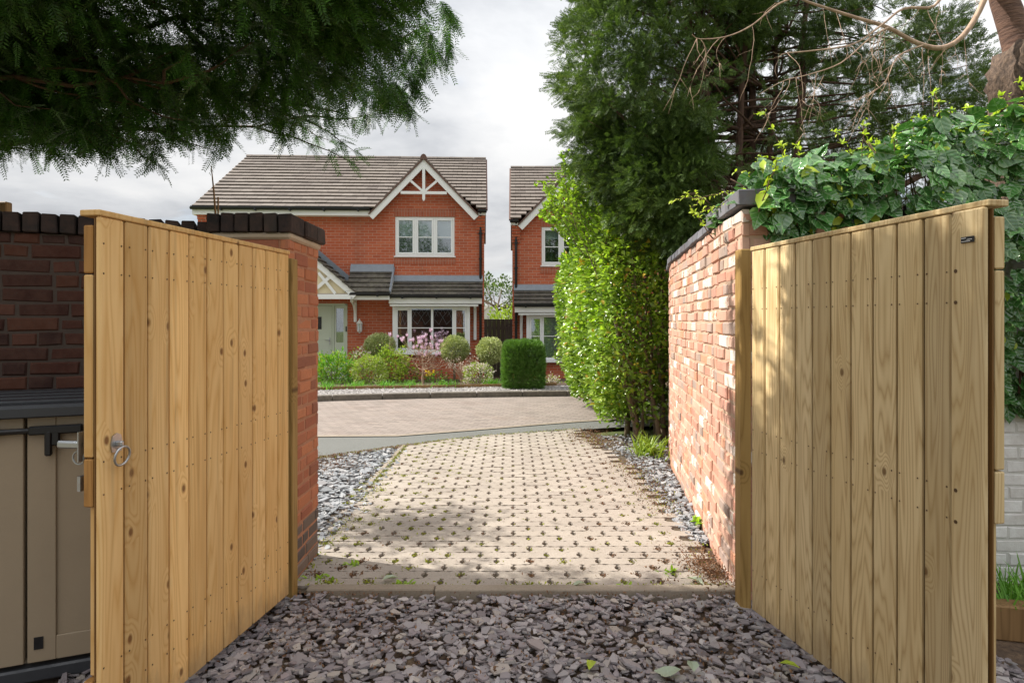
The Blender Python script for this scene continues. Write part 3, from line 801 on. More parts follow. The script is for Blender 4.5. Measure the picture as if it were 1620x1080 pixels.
# right curved wall of reclaimed brick
RW = [(1.235, 3.40), (1.285, 3.9), (1.325, 4.14), (1.49, 5.32), (1.66, 6.6), (2.03, 8.2), (2.6, 9.5), (3.6, 11.2)]
f, Ln = arc(RW)
w = empty('curved_wall', (1.6, 6.0, 0), 'curved old brick wall with flaking white paint beside the driveway', 'wall')
mb = MB(); lay(mb, f, .82, Ln, -.03, 2.10, -1, hd=.42, jit=.005, out=.011, H=.0765); core(mb, f, .80, Ln, -.1, 2.10, -1, .225, 1, n=40)
mb.build('brickwork', [M['brick_old'], M['mortar_pale']], w, world=True)
mb = MB(); oncap(mb, f, .82, Ln, 2.102, -1, .235, .03, -.25, .06)
mb.build('coping', [M['cap_slate']], w, world=True)
w = empty('gate_pier', (1.5, 3.75, 0), 'reclaimed red brick pier capped with slate under ivy beside the right gate', 'gate pier')
mb = MB(); lay(mb, f, 0, .81, -.03, 2.10, -1, hd=.42, jit=.005, out=.011, H=.0765, ends=.002)
g, Lg = arc([(1.235, 3.40), (1.80, 3.34)]); lay(mb, g, .004, Lg, -.03, 2.08, 1, hd=.4, H=.0765)
core(mb, f, .004, .81, -.1, 2.08, -1, .52, 1, n=5)
mb.build('brickwork', [M['brick_old'], M['mortar_pale']], w, world=True)
mb = MB(); h, Lh = arc([(1.20, 3.36), (1.30, 4.24)])
oncap(mb, h, 0, Lh, 2.12, -1, .30, .0, -.30, .085); mb.cbox((1.63, 3.80, 2.11), (.28, .66, .05), .005)
mb.build('coping', [M['cap_slate']], w, world=True)
# white painted wall behind the right gate
g, Lg = arc([(1.82, 3.62), (4.6, 3.50)])
w = empty('painted_wall', (3.1, 3.7, 0), 'white painted brick wall hung with ivy behind the right gate', 'wall')
mb = MB(); lay(mb, g, 0, Lg, -.03, 2.05, 1, hd=.2, jit=.004, out=.004, J=.008); core(mb, g, 0, Lg, -.1, 2.05, 1, .22, 1)
mb.build('brickwork', [M['brick_white'], M['mortar_white']], w, world=True)
mb = MB(); oncap(mb, g, 0, Lg, 2.052, 1, .0795, .03, -.25, .1)
mb.build('coping', [M['coping']], w, world=True)

# ------------------------------------------------------------------ gates
def gate(name, label, A, B, side, m, wide_last):
    """boards run from hinge A to free end B; the boarded face looks to side*local y"""
    d = Vector((B[0] - A[0], B[1] - A[1])); W = d.length; ang = math.atan2(d.y, d.x)
    g = empty(name, (A[0], A[1], .06), label, 'gate', rz=ang)
    mb = MB(); nb = 11; s = side; H = 1.79
    ws = [1.0] * nb
    if wide_last: ws[-1] = 1.12
    x = 0; tot = sum(ws)
    for i in range(nb):
        bw = W * ws[i] / tot; yy = .012 + (.012 if wide_last and i == nb - 1 else random.uniform(0, .0015))
        zz = random.uniform(-.002, .002) - (.04 if wide_last and i == nb - 1 else 0)
        mb.cbox((x + bw / 2, s * (yy - .008), H / 2 + zz * 0 + (.0)), (bw - (.0085 if not wide_last else .011), .02, H), .0055)
        for hz in (.17, .28, .86, .97, 1.60, 1.70) if not wide_last else (.2, .8, .9, 1.5, 1.6):
            for q in ((.16, .84) if not (wide_last and i == nb - 1) else (.2,)):
                r_ = .0032 if not (wide_last and i == nb - 1) else .0065
                mb.lathe([(r_, 0), (r_, .0012), (0.0004, .0013)], (0, 0, 0), 6, 1)
                k = 18
                for vi in range(len(mb.v) - k, len(mb.v)):
                    vx, vy, vz = mb.v[vi]
                    mb.v[vi] = (x + bw * q + vx, s * (yy + .0022 + vz), hz + vy + random.uniform(-.0005, .0005))
        x += bw
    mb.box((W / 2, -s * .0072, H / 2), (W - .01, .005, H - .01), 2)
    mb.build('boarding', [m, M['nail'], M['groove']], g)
    mb = MB(); fm = m if wide_last else M['gate_end']; y = -s * .030
    for hz, hh in ((.16, .16), (.90, .16), (1.68, .16)): mb.cbox((W / 2, y, hz), (W, .034, hh), .004)
    mb.build('rail', [fm], g)
    mb = MB(); mb.cbox((W - .06, y, 1.29), (.12, .033, .61), .004); mb.cbox((.06, y, 1.29), (.12, .033, .61), .004)
    mb.cbox((W - .075, y, .53), (.10, .030, .57), .004); mb.cbox((.06, y, .53), (.12, .033, .57), .004)
    mb.bar((.12, y, .24), (W - .12, y, .82), .028, .09); mb.bar((.12, y, .98), (W - .12, y, 1.6), .028, .09)
    mb.build('frame', [m], g)
    mb = MB(); mb.cbox((W / 2 + .0, -s * .020, H + .011), (W + .006, .076, .020), .003)
    mb.build('top_rail', [m], g)
    for hz in (.16, 1.68):
        mb = MB(); mb.box((.16, -s * .062, hz), (.36, .005, .045)); mb.tube([(-.025, -s * .05, hz - .05), (-.025, -s * .05, hz + .05)], .011, 8)
        mb.build('hinge', [M['black_metal']], g)
    return g, W
gl, WL = gate('wooden_gate', 'golden knotty wooden gate with iron ring latch standing open on the left', (-1.190, 3.34), (-1.384, 2.10), 1, M['gate_l'], False)
gr, WR = gate('timber_gate', 'paler wooden gate with wide edge board standing open against the ivy wall', (1.212, 3.17), (1.464, 1.925), -1, M['gate_r'], True)
# ring latch, handle and keeper on the left gate
zl = 1.01
mb = MB(); c = Vector((WL - .07, .026, zl))
pl = [(-.020, -.028), (.020, -.028), (.026, 0), (.018, .028), (0, .036), (-.018, .028), (-.026, 0)]
mb.prism([(c.x + x, .0165, zl + .012 + z) for x, z in pl], (0, .004, 0))
mb.cbox((c.x, .030, zl + .012), (.016, .026, .018), .004)
rp = mb.build('latch_plate', [M['zinc']], gl)
mb = MB(); mb.torus((c.x, .040, zl - .030), (1, 0, 0), (0, .18, .98), .033, .0042)
mb.build('ring', [M['zinc']], rp, smooth=True)
mb = MB(); yk = -.062
mb.box((WL - .02, yk - .002, zl + .01), (.045, .004, .10)); mb.cbox((WL - .012, yk - .045, zl + .015), (.022, .09, .026), .006)
mb.torus((WL - .02, yk - .02, zl - .03), (0, 1, 0), (0, 0, 1), .022, .003, 18, 6)
mb.build('latch_handle', [M['zinc']], gl)
mb = MB(); mb.box((WL - .02, yk - .006, zl - .115), (.03, .012, .05)); mb.build('keeper', [M['zinc']], gl)
# maker's tag on the right gate
mb = MB(); mb.cbox((WR - .058, -.029, 1.695), (.046, .003, .019), .001, 0)
for i, (a, wd) in enumerate(((-.012, .016), (.008, .018), (-.004, .030))):
    mb.box((WR - .058 + a, -.0312, 1.695 + .005 - .005 * i), (wd, .001, .0016), 1)
mb.build('maker_tag', [M['black_metal'], M['lantern']], gr)
def gatepost(name, label, x, y, h, wx, wy):
    mb = MB(); mb.cbox((x, y, h / 2 - .05), (wx, wy, h + .1), .005)
    return tag(mb.build(name, [M['post']]), label, 'post')
gatepost('gate_post', 'slim timber hanging post fixed to the orange brick pier', -1.212, 3.455, 1.84, .054, .085)
gatepost('gate_post', 'slim timber hanging post between curved wall and right gate', 1.215, 3.325, 1.875, .056, .085)

# ------------------------------------------------------------------ storage shed
TH = math.atan2(.39, .92); SO = Vector((-1.72, 2.76, 0))
def stx(px):
    k = (px - CX) / F; c, s = math.cos(TH), math.sin(TH)
    return (k * SO.y - SO.x) / (c - k * s)
sh = empty('storage_shed', SO, 'beige plastic bin store with charcoal lid and black latch behind the left gate', 'storage box', rz=TH)
mb = MB(); mb.cbox((-.70, .29, .565), (1.40, .50, 1.05), .01); mb.build('body', [M['resin']], sh)
mb = MB(); mb.cbox((-.70, .27, .03), (1.42, .58, .06), .008); mb.build('base', [M['resin_lid']], sh)
g0 = stx(42)
def shed_door(x0, x1):
    mb = MB(); mb.cbox(((x0 + x1) / 2, .012, .59), (x1 - x0, .03, 1.02), .006)
    fr = .10
    for xa, xb, za, zb in ((x0, x0 + fr, .08, 1.10), (x1 - fr, x1, .08, 1.10), (x0 + fr, x1 - fr, .08, .18), (x0 + fr, x1 - fr, .97, 1.10)):
        mb.cbox(((xa + xb) / 2, -.008, (za + zb) / 2), (xb - xa, .012, zb - za), .003)
    for k in range(1, 3):
        xx = x0 + fr + (x1 - x0 - 2 * fr) * k / 3; mb.box((xx, -.0045, .575), (.004, .004, .78))
    return mb.build('door', [M['resin']], sh)
d2 = shed_door(g0 + .006, g0 + .64); d1 = shed_door(g0 - .64, g0 - .006)
mb = MB(); mb.box((g0 + .045, -.016, .16), (.032, .004, .05)); mb.build('label_plate', [M['black_metal']], d2)
zt = 1.048
mb = MB(); mb.tube([(g0 - .30, -.035, zt), (g0 + .20, -.035, zt)], .012, 8)
mb.cbox((g0 + .11, -.036, zt), (.19, .026, .036), .006); mb.cbox((g0 - .16, -.036, zt), (.16, .026, .036), .006)
mb.cbox((g0 + .085, -.04, zt - .055), (.026, .022, .105), .006); mb.cbox((g0 + .11, -.04, zt - .035), (.03, .018, .06), .005)
mb.build('latch', [M['black_metal']], sh)
mb = MB(); mb.cbox((-.70, .26, 1.138), (1.46, .64, .035), .010)
for k in range(4): mb.cbox((-.70, .06 + .14 * k, 1.160), (1.40, .10, .016), .005)
mb.cbox((-.70, -.055, 1.126), (1.46, .018, .045), .006)
mb.build('lid', [M['resin_lid']], sh)

# raised bed with sleeper and grass by the white wall
mb = MB(); mb.cbox((2.62, 3.02, .05), (1.9, .10, .17), .008, rot=Matrix.Rotation(R(-14), 3, 'Z'))
tag(mb.build('sleeper', [M['sleeper']]), 'brown timber sleeper edging the grass below the white wall', 'sleeper')
strip('border_soil', [(1.7, 3.2, 3.62), (2.3, 3.13, 3.62), (4.6, 2.5, 3.55)], .02, M['soil'])
n = 1500
gx = rng.uniform(1.85, 4.2, n); gy = rng.uniform(3.15, 3.56, n) - (gx - 1.85) * .14
dd = rng.normal(0, .35, (n, 3)); dd[:, 2] = 1
tag(inst_mesh('border_grass', [blade(.6, .03), blade(1.2, .03)], rng.integers(0, 2, n), np.stack([gx, gy, np.full(n, .02)], 1), frames(dd, rand_dirs(n)), rng.uniform(.08, .24, n), M['herb']), kind='stuff')

# ------------------------------------------------------------------ loose leaves lying about
for lab, px, py, s, m in (('pale blue green fallen leaf on the shaded near left pavers', 604, 916, .10, 'dry_leaf'), ('pale fallen leaf on the sunlit pavers near the front edging', 926, 920, .085, 'dry_leaf'),
                          ('grey fallen leaf on pavers near the foot of the curved wall', 1086, 912, .12, 'dry_leaf'), ('green leaf lying on slate chips at the bottom centre', 938, 1042, .075, 'ivy_young'),
                          ('green leaf lying on slate chips in front of the right gate', 1098, 1060, .09, 'dry_leaf'), ('large green leaf lying on slate beside the right gate foot', 1232, 1046, .085, 'ivy_young'),
                          ('green ivy leaf on slate at the bottom edge of the picture', 1045, 1064, .10, 'dry_leaf')):
    y = 1465 / (py - HY); p = P(px, py, y)
    a = random.random() * 6
    o = inst_mesh('fallen_leaf', [IVY[0] if 'ivy' in lab else OVAL[1]], [0], [(0, 0, 0)], frames(np.array([[math.cos(a), math.sin(a), .12]]), np.array([[.1, .2, 1.]])), [s], M[m])
    o.location = (p.x, p.y, .03); tag(o, lab, 'leaf', 'fallen leaves')
# ------------------------------------------------------------------ houses
def tiles(mb, o, u, up, width, length, gauge=.29, tw=.30, th=.022, skip=None, half=True, jit=.004, mi=0):
    """courses of flat tiles: o lower left corner, u along the eaves, up the slope; each tile tips up at its tail"""
    o, u, up = Vector(o), Vector(u).normalized(), Vector(up).normalized(); nn = u.cross(up).normalized()
    if nn.z < 0: nn = -nn
    rows = max(1, round(length / gauge)); g = length / rows
    for r in range(rows):
        x = -(tw / 2 if (r % 2 and half) else 0)
        while x < width - .01:
            a, c = max(x, 0), min(x + tw, width)
            if c - a > .02:
                mid = o + u * ((a + c) / 2) + up * (r * g + g / 2)
                if not (skip and skip(mid)):
                    j = random.uniform(-jit, jit); e = .0025
                    p = [o + u * (a + e) + up * (r * g - .01 + j), o + u * (c - e) + up * (r * g - .01 + j + random.uniform(-.003, .003)), o + u * (c - e) + up * (r * g + g + .03), o + u * (a + e) + up * (r * g + g + .03)]
                    lift = th + .012 + random.uniform(-.003, .004)
                    top = [p[0] + nn * (lift + .014), p[1] + nn * (lift + .014), p[2] + nn * .006, p[3] + nn * .006]
                    bot = [p[0] + nn * (lift - th), p[1] + nn * (lift - th), p[2] - nn * .014, p[3] - nn * .014]
                    mb.add(bot + top, [(0, 3, 2, 1), (4, 5, 6, 7), (0, 1, 5, 4), (1, 2, 6, 5), (2, 3, 7, 6), (3, 0, 4, 7)], mi)
            x += tw
def wall_holes(mb, x0, x1, z0, z1, y, holes, depth, mi=0):
    xs_ = sorted({x0, x1, *[h[0] for h in holes], *[h[1] for h in holes]}); zs_ = sorted({z0, z1, *[h[2] for h in holes], *[h[3] for h in holes]})
    for a, c in zip(xs_[:-1], xs_[1:]):
        for d, e in zip(zs_[:-1], zs_[1:]):
            if not any(h[0] <= a and c <= h[1] and h[2] <= d and e <= h[3] for h in holes):
                mb.add([(a, y, d), (c, y, d), (c, y, e), (a, y, e)], [(0, 1, 2, 3)], mi)
    for a, c, d, e in holes:
        k = y + depth
        mb.add([(a, y, d), (a, k, d), (a, k, e), (a, y, e)], [(0, 1, 2, 3)], mi); mb.add([(c, y, d), (c, k, d), (c, k, e), (c, y, e)], [(0, 3, 2, 1)], mi)
        mb.add([(a, y, d), (c, y, d), (c, k, d), (a, k, d)], [(0, 1, 2, 3)], mi); mb.add([(a, y, e), (c, y, e), (c, k, e), (a, k, e)], [(0, 3, 2, 1)], mi)

def house(name, label, O, th, sg, dz, second):
    h = empty(name, (O[0], O[1], dz), label, 'house', rz=th)
    X = lambda q: sg * q
    def bx(mb, q0, q1, y0, y1, z0, z1, mi=0, ch=0):
        c = (X((q0 + q1) / 2), (y0 + y1) / 2, (z0 + z1) / 2); d = (abs(q1 - q0), y1 - y0, z1 - z0)
        mb.cbox(c, d, ch, mi) if ch else mb.box(c, d, mi)
    WID, DEP, ZB, ZE = 7.62, 7.2, -.5, 4.42
    GC, GH, GA, GF = 1.63, 1.30, 5.83, 4.40         # gable centre, half span, apex, foot
    holes = [(.81, 2.43, 3.28, 4.355), (.46, 2.40, .68, 1.89), (3.72, 4.95, -.12, 1.985)]
    if second: holes = holes[:2]
    H = [(min(X(a), X(c)), max(X(a), X(c)), d, e) for a, c, d, e in holes]
    mb = MB(); xa, xb = min(X(0), X(WID)), max(X(0), X(WID))
    wall_holes(mb, xa, xb, ZB, ZE, 0, H, .09)
    mb.add([(X(GC - GH), 0, ZE), (X(GC + GH), 0, ZE), (X(GC), 0, GA - .06)], [(0, 1, 2)])
    RV, RZ = 3.6, 6.86
    for q in (0, WID):                              # gable ends
        mb.add([(X(q), 0, ZB), (X(q), DEP, ZB), (X(q), DEP, ZE + .1), (X(q), RV, RZ - .12), (X(q), 0, ZE + .1)], [(0, 1, 2, 3, 4)])
    mb.add([(xa, DEP, ZB), (xb, DEP, ZB), (xb, DEP, ZE), (xa, DEP, ZE)], [(0, 3, 2, 1)])
    wall = mb.build('wall', [M['house_brick']], h)
    for z0, z1 in ((4.357, 4.565), (3.06, 3.215)):  # soldier courses, corbels at the eaves
        mb = MB(); bx(mb, .78, 2.46, -.012, .05, z0, z1); mb.build('soldier_course', [M['soldier']], wall)
    for q0, q1 in ((-.02, .21), (WID - .21, WID + .02)):
        mb = MB()
        for k in range(6): bx(mb, q0, q1, -.05 - .035 * k, .02, 3.92 + .075 * k, 3.995 + .075 * k)
        mb.build('corbel', [M['house_brick']], wall)
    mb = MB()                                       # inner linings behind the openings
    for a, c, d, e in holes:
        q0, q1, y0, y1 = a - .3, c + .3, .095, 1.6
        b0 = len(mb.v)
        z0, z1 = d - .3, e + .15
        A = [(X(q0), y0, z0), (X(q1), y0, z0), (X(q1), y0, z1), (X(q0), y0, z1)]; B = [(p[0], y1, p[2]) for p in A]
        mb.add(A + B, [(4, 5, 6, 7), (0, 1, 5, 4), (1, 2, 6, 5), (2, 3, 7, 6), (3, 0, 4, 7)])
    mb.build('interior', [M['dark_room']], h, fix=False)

    def window(q0, q1, z0, z1, y, mull, midz, opener=(), blinds=None, sill=True, depth=.07, lead=()):
        mb = MB(); fw = .055
        bx(mb, q0, q1, y, y + depth, z0, z0 + fw, ch=.006); bx(mb, q0, q1, y, y + depth, z1 - fw, z1, ch=.006)
        bx(mb, q0, q0 + fw, y + .002, y + depth, z0 + fw, z1 - fw, ch=.006); bx(mb, q1 - fw, q1, y + .002, y + depth, z0 + fw, z1 - fw, ch=.006)
        edges = [q0 + fw] + list(mull) + [q1 - fw]; fs = []
        for m_ in mull: bx(mb, m_ - .032, m_ + .032, y + .003, y + depth, z0 + fw, z1 - fw, ch=.006)
        lights = []
        for i, (a, c) in enumerate(zip(edges[:-1], edges[1:])):
            a += .032 if i else 0; c -= .032 if i < len(edges) - 2 else 0
            if i in opener:                         # opening casement: its own frame
                k = .045
                for (qa, qb, za, zb) in ((a, c, z0 + fw, z0 + fw + k), (a, c, z1 - fw - k, z1 - fw), (a, a + k, z0 + fw + k, z1 - fw - k), (c - k, c, z0 + fw + k, z1 - fw - k)):
                    bx(mb, qa, qb, y - .012, y + .04, za, zb, ch=.005)
                lights.append((a + k, c - k, z0 + fw + k, z1 - fw - k))
            else: lights.append((a, c, z0 + fw, z1 - fw))
        for a, c, d, e in lights: bx(mb, a, c, y + .012, y + .046, midz - .011, midz + .011)
        if sill: bx(mb, q0 - .03, q1 + .03, y - .06, y + .03, z0 - .035, z0 - .002, ch=.006)
        w = mb.build('window', [M['upvc']], h)
        for a, c, d, e in lights:
            mb = MB(); bx(mb, a - .005, c + .005, y + .026, y + .032, d - .005, e + .005); mb.build('pane', [M['glass']], w)
        if lead:
            for i in lead:
                mb = MB()
                a, c, d, e = lights[i]; zt0 = midz + .02; cx = (a + c) / 2; hh = e - zt0; hw = (c - a) / 2
                yy = y + .022
                for s2 in (-1, 1):
                    for (pa, pb) in (((.0, .55), (.55, .9)), ((0, .55), (.4, .15)), ((.55, .9), (.95, .45)), ((.4, .15), (.95, .45)), ((.95, .95), (.5, .6)), ((.0, .98), (.3, .72))):
                        mb.bar((X(cx + s2 * pa[0] * hw), yy, zt0 + pa[1] * hh), (X(cx + s2 * pb[0] * hw), yy, zt0 + pb[1] * hh), .004, .005, up=(0, 1, 0))
                mb.build('leading', [M['lead']], w)
        if blinds == 'roller':
            for a, c, d, e in lights:
                mb = MB(); bx(mb, a - .03, c + .03, y + .11, y + .116, midz - .02 + random.uniform(-.04, .03), e + .04); mb.build('blind', [M['blind']], w)
        elif blinds == 'venetian':
            for a, c, d, e in lights:
                mb = MB(); z = d
                while z < e:
                    mb.box((X((a + c) / 2), y + .075, z), (c - a + .04, .050, .003), 0, Matrix.Rotation(R(58), 3, 'X')); z += .046
                mb.build('blind', [M['blind']], w)
        elif blinds == 'curtain':
            for qa, qb in ((q0 + .02, q0 + .34), (q1 - .34, q1 - .02)):
                mb = MB(); k = 22; vs = []
                for i in range(k + 1):
                    q = qa + (qb - qa) * i / k; yy = y + .16 + .025 * math.sin(i * 1.9)
                    vs += [(X(q), yy, z0 - .1), (X(q), yy, z1 + .05)]
                mb.add(vs, [(2 * i, 2 * i + 2, 2 * i + 3, 2 * i + 1) for i in range(k)])
                mb.build('curtain', [M['curtain']], w, fix=False)
            mb = MB(); bx(mb, q0, q1, y + .11, y + .116, midz + .22, z1); mb.build('blind', [M['blind']], w)
        return w
    window(.81, 2.43, 3.28, 4.355, .02, (1.36, 1.88), 3.80, (0, 1, 2), 'curtain' if second else 'roller')
    BP = -.30                                       # box bay stands out from the wall
    window(.42, 2.42, .68, 1.89, BP, (.83, 1.40, 1.98) if not second else (.83, 1.40, 1.98), 1.32, (0, 3), 'venetian' if second else None, lead=() if second else (0, 1, 2, 3))
    for q in (.42, 2.42):                           # glazed cheeks
        mb = MB()
        # and posts of the bay
        bx(mb, q - .035, q + .035, BP - .005, BP + .065, .66, 1.9); bx(mb, q - .03, q + .03, BP + .065, 0, .66, .74); bx(mb, q - .03, q + .03, BP + .065, 0, 1.82, 1.9); bx(mb, q - .03, q + .03, -.05, -.002, .74, 1.82)
        bf = mb.build('bay_side', [M['upvc']], h)
        mb = MB(); bx(mb, q - .004, q + .004, BP + .066, -.051, .741, 1.819); mb.build('pane', [M['glass']], bf)
    mb = MB(); bx(mb, .36, 2.48, BP - .07, .0, .600, .645, ch=.01); mb.build('bay_sill', [M['upvc']], h)
    mb = MB(); bx(mb, .44, 2.40, BP + .04, -.0, -.45, .6); mb.build('bay_wall', [M['house_brick']], h)

    # main roof with tiles, cut round the front gable
    EZ, EY = 4.53, -.30; sl = Vector((0, RV - EY, RZ - EZ)); Ls = sl.length
    sk = lambda p: (abs(p.x - X(GC)) < (GH + .12) * max(0, (GA + .10 - p.z)) / (GA - GF) - .02)
    mb = MB(); q0, q1 = -.06, WID + .10
    tiles(mb, (min(X(q0), X(q1)), EY, EZ), (1, 0, 0), sl, q1 - q0, Ls, .293, .30, skip=sk)
    back = Vector((0, -(RV - EY), RZ - EZ))
    mb.add([(X(q0), 2 * RV - EY, EZ), (X(q1), 2 * RV - EY, EZ), (X(q1), RV, RZ), (X(q0), RV, RZ)], [(0, 1, 2, 3)])
    roof = mb.build('roof', [M['tile']], h, fix=False)
    mb = MB(); q = q0
    while q < q1 - .05:                             # ridge tiles
        e = min(q + .40, q1); n_ = 7; vs = []
        for qq in (q + .004, e - .004):
            for i in range(n_):
                a = math.pi * (.12 + .76 * i / (n_ - 1)); vs.append((X(qq), RV + .15 * math.cos(a), RZ - .075 + .145 * math.sin(a) + random.uniform(-.003, .003)))
        mb.add(vs, [(i, i + 1, n_ + i + 1, n_ + i) for i in range(n_ - 1)] + [tuple(range(n_)), tuple(range(n_, 2 * n_))]); q = e
    mb.build('ridge', [M['tile']], roof)
    for q in (q0, q1):                              # mortared verges
        mb = MB(); mb.bar((X(q), EY, EZ - .03), (X(q), RV, RZ - .03), .05, .07, up=(1, 0, 0)); mb.build('verge', [M['verge']], roof)
    # front gable: roof slopes, barge boards, ornament
    mb = MB(); GR = Vector((0, 2.6, 0))
    for s2 in (-1, 1):
        foot = Vector((X(GC + s2 * (GH + .13)), -.28, GF - .02 + .02)); apex = Vector((X(GC), -.28, GA + .08))
        tiles(mb, foot if s2 * sg > 0 else foot + GR * 0, (0, 1, 0), apex - foot, 2.3, (apex - foot).length, .29, .30, jit=.003,
              skip=lambda p: p.z < EZ + (p.y - EY) * (RZ - EZ) / (RV - EY) - .10)
    gr_ = mb.build('gable_roof', [M['tile']], h, fix=False)
    mb = MB(); n_ = 7; vs = []
    for yy in (-.30, 2.0):
        for i in range(n_):
            a = math.pi * i / (n_ - 1); vs.append((X(GC) + .095 * math.cos(a), yy, GA + .02 + .15 * math.sin(a)))
    mb.add(vs, [(i, i + 1, n_ + i + 1, n_ + i) for i in range(n_ - 1)] + [tuple(range(n_)), tuple(range(n_, 2 * n_))])
    mb.build('ridge', [M['verge']], gr_)
    for s2 in (-1, 1):
        mb = MB()
        a = Vector((X(GC + s2 * .0), -.25, GA - .065)); f_ = Vector((X(GC + s2 * (GH + .12)), -.25, GF - .105))
        dd = (f_ - a).normalized(); pr = Vector((-dd.z, 0, dd.x)); pr = pr if pr.z > 0 else -pr
        w_ = .085
        mb.prism([a + Vector((0, 0, w_ * 1.45)), a - Vector((0, 0, w_ * 1.45)), f_ - pr * w_, f_ + pr * w_], (0, .028, 0))
        mb.build('barge_board', [M['white_wood']], h)
    for s2 in (-1, 1):
        mb = MB()
        a = Vector((X(GC), -.262, GA + .05)); f_ = Vector((X(GC + s2 * (GH + .17)), -.262, GF - .03))
        mb.bar(a, f_, .05, .035)
        mb.build('gable_verge', [M['verge']], gr_)
    mb = MB(); yb = -.222
    mb.box((X(GC), yb, GA - .55), (.075, .05, .98)); mb.bar((X(GC - .62), yb + .004, 4.965), (X(GC + .62), yb + .004, 4.965), .04, .075)
    for s2 in (-1, 1): mb.bar((X(GC + s2 * .02), yb + .002, 5.0), (X(GC + s2 * .37), yb + .002, 5.30), .04, .06)
    mb.prism([(X(GC) - .0375, yb - .025, GA - 1.04), (X(GC) + .0375, yb - .025, GA - 1.04), (X(GC), yb - .025, GA - 1.10)], (0, .05, 0))
    mb.build('gable_truss', [M['white_wood']], h)
    # eaves: fascia, soffit, gutter with brackets
    def eaves(qa, qb, z, y, parent, drop=.17, gut=True):
        mb = MB(); bx(mb, qa, qb, y + .10, y + .125, z - drop - .03, z - .03); bx(mb, qa, qb, y + .125, 0, z - drop - .03, z - drop - .01)
        mb.build('fascia', [M['white_wood']], parent)
        mb = MB(); n_ = 7; vs = []
        for qq in (qa - .02, qb + .02):
            for i in range(n_):
                a = math.pi + math.pi * i / (n_ - 1); vs.append((X(qq), y + .045 + .055 * math.cos(a), z - .015 + .062 * math.sin(a)))
        mb.add(vs, [(i, i + 1, n_ + i + 1, n_ + i) for i in range(n_ - 1)] + [tuple(range(n_)), tuple(range(n_, 2 * n_))])
        bx(mb, qa, qb, y - .012, y + .0, z - .02, z + .012)
        q = qa + .3
        while q < qb: bx(mb, q - .02, q + .02, y - .02, y + .10, z - .095, z - .015); q += .9
        mb.build('gutter', [M['gutter']], parent, fix=False)
    eaves(GC + GH + .14, WID + .12, EZ, EY - .06, h); eaves(-.05, GC - GH - .17, EZ - .03, EY - .06, h, .1)
    # lean-to roofs over the bay and the entrance
    def lean(qa, qb, yf, zf, zt_, nm):
        mb = MB(); s3 = Vector((0, -yf, zt_ - zf)); x0 = min(X(qa), X(qb))
        tiles(mb, (x0, yf, zf), (1, 0, 0), s3, qb - qa, s3.length, .20, .30, .03, jit=.004)
        r_ = mb.build(nm, [M['tile_dark']], h, fix=False)
        mb = MB(); p = Vector((0, yf, zf)) + s3 * .80
        mb.prism([(x0, p.y, p.z + .055), (x0, .0, zt_ + .05), (x0, -.006, zt_ + .15), (x0, -.03, zt_ + .15), (x0, p.y - .01, p.z + .075)], (qb - qa, 0, 0))
        mb.build('flashing', [M['lead']], r_)
        for q in (qa, qb):
            mb = MB(); mb.add([(X(q), yf + .06, zf - .03), (X(q), -.001, zf - .03), (X(q), -.001, zt_ - .01)], [(0, 1, 2)]); mb.build('roof_side', [M['white_wood']], r_, fix=False)
        return r_
    r1 = lean(.04, 2.50, -.58, 2.175, 2.60, 'bay_roof'); eaves(.06, 2.52, 2.19, -.63, r1, .19)
    mb = MB(); bx(mb, .16, 2.50, -.50, .0, 1.90, 1.955); mb.build('bay_soffit', [M['white_wood']], r1)
    def bracket(q, ztop, L_, D_):
        mb = MB(); bx(mb, q - .04, q + .04, -.055, -.002, ztop - L_, ztop, ch=.006); bx(mb, q - .035, q + .035, -D_, -.055, ztop - .075, ztop, ch=.006)
        pts = []
        for i in range(7):
            t_ = i / 6; a = t_ * math.pi / 2
            pts.append(Vector((X(q), -.05 - (D_ - .1) * (1 - math.cos(a)), ztop - L_ * .75 + (L_ * .75 - .07) * math.sin(a))))
        for a, c in zip(pts[:-1], pts[1:]): mb.bar(a, c, .05, .055, up=(1, 0, 0))
        mb.build('bracket', [M['white_wood']], h)
    bracket(.25, 1.94, .95, .40)
    mb = MB()                                       # down pipe and hopper at the near corner
    mb.tube([(X(.10), -.27, 4.48), (X(.10), -.20, 4.36), (X(.10), -.06, 4.20), (X(.10), -.06, 2.75), (X(.10), -.06, 2.3), (X(.10), -.06, -.5)], .036, 8)
    for z in (3.9, 3.2, 1.7, .9, .2): bx(mb, .05, .15, -.10, -.0, z - .02, z + .02)
    mb.build('downpipe', [M['gutter']], h)
    if second: return h
    r2 = lean(2.46, 3.62, -.74, 2.245, 2.90, 'entrance_roof'); eaves(2.48, 3.48, 2.235, -.79, r2, .14)
    mb = MB(); mb.bar((X(2.46), -.76, 2.25), (X(2.46), 0, 2.96), .05, .05, up=(1, 0, 0)); mb.build('hip_flashing', [M['lead']], r2)
    # gabled porch
    PC, PH, PA, PF, PY = 4.62, 1.22, 3.30, 2.24, -.78
    mb = MB()
    for s2 in (-1, 1):
        foot = Vector((X(PC + s2 * (PH + .06)), PY - .05, PF)); apex = Vector((X(PC), PY - .05, PA + .04))
        tiles(mb, foot, (0, 1, 0), apex - foot, -PY + .04, (apex - foot).length, .22, .28, .026)
    rp_ = mb.build('porch_roof', [M['tile_dark']], h, fix=False)
    mb = MB(); mb.bar((X(PC), PY - .06, PA + .075), (X(PC), 0, PA + .075), .16, .06, ch=.02); mb.build('ridge', [M['tile_dark']], rp_)
    for s2 in (-1, 1):
        mb = MB(); mb.bar((X(PC + s2 * .05), -.012, PA + .10), (X(PC + s2 * (PH + .02)), -.012, PF + .14), .02, .16); mb.build('flashing', [M['lead']], rp_)
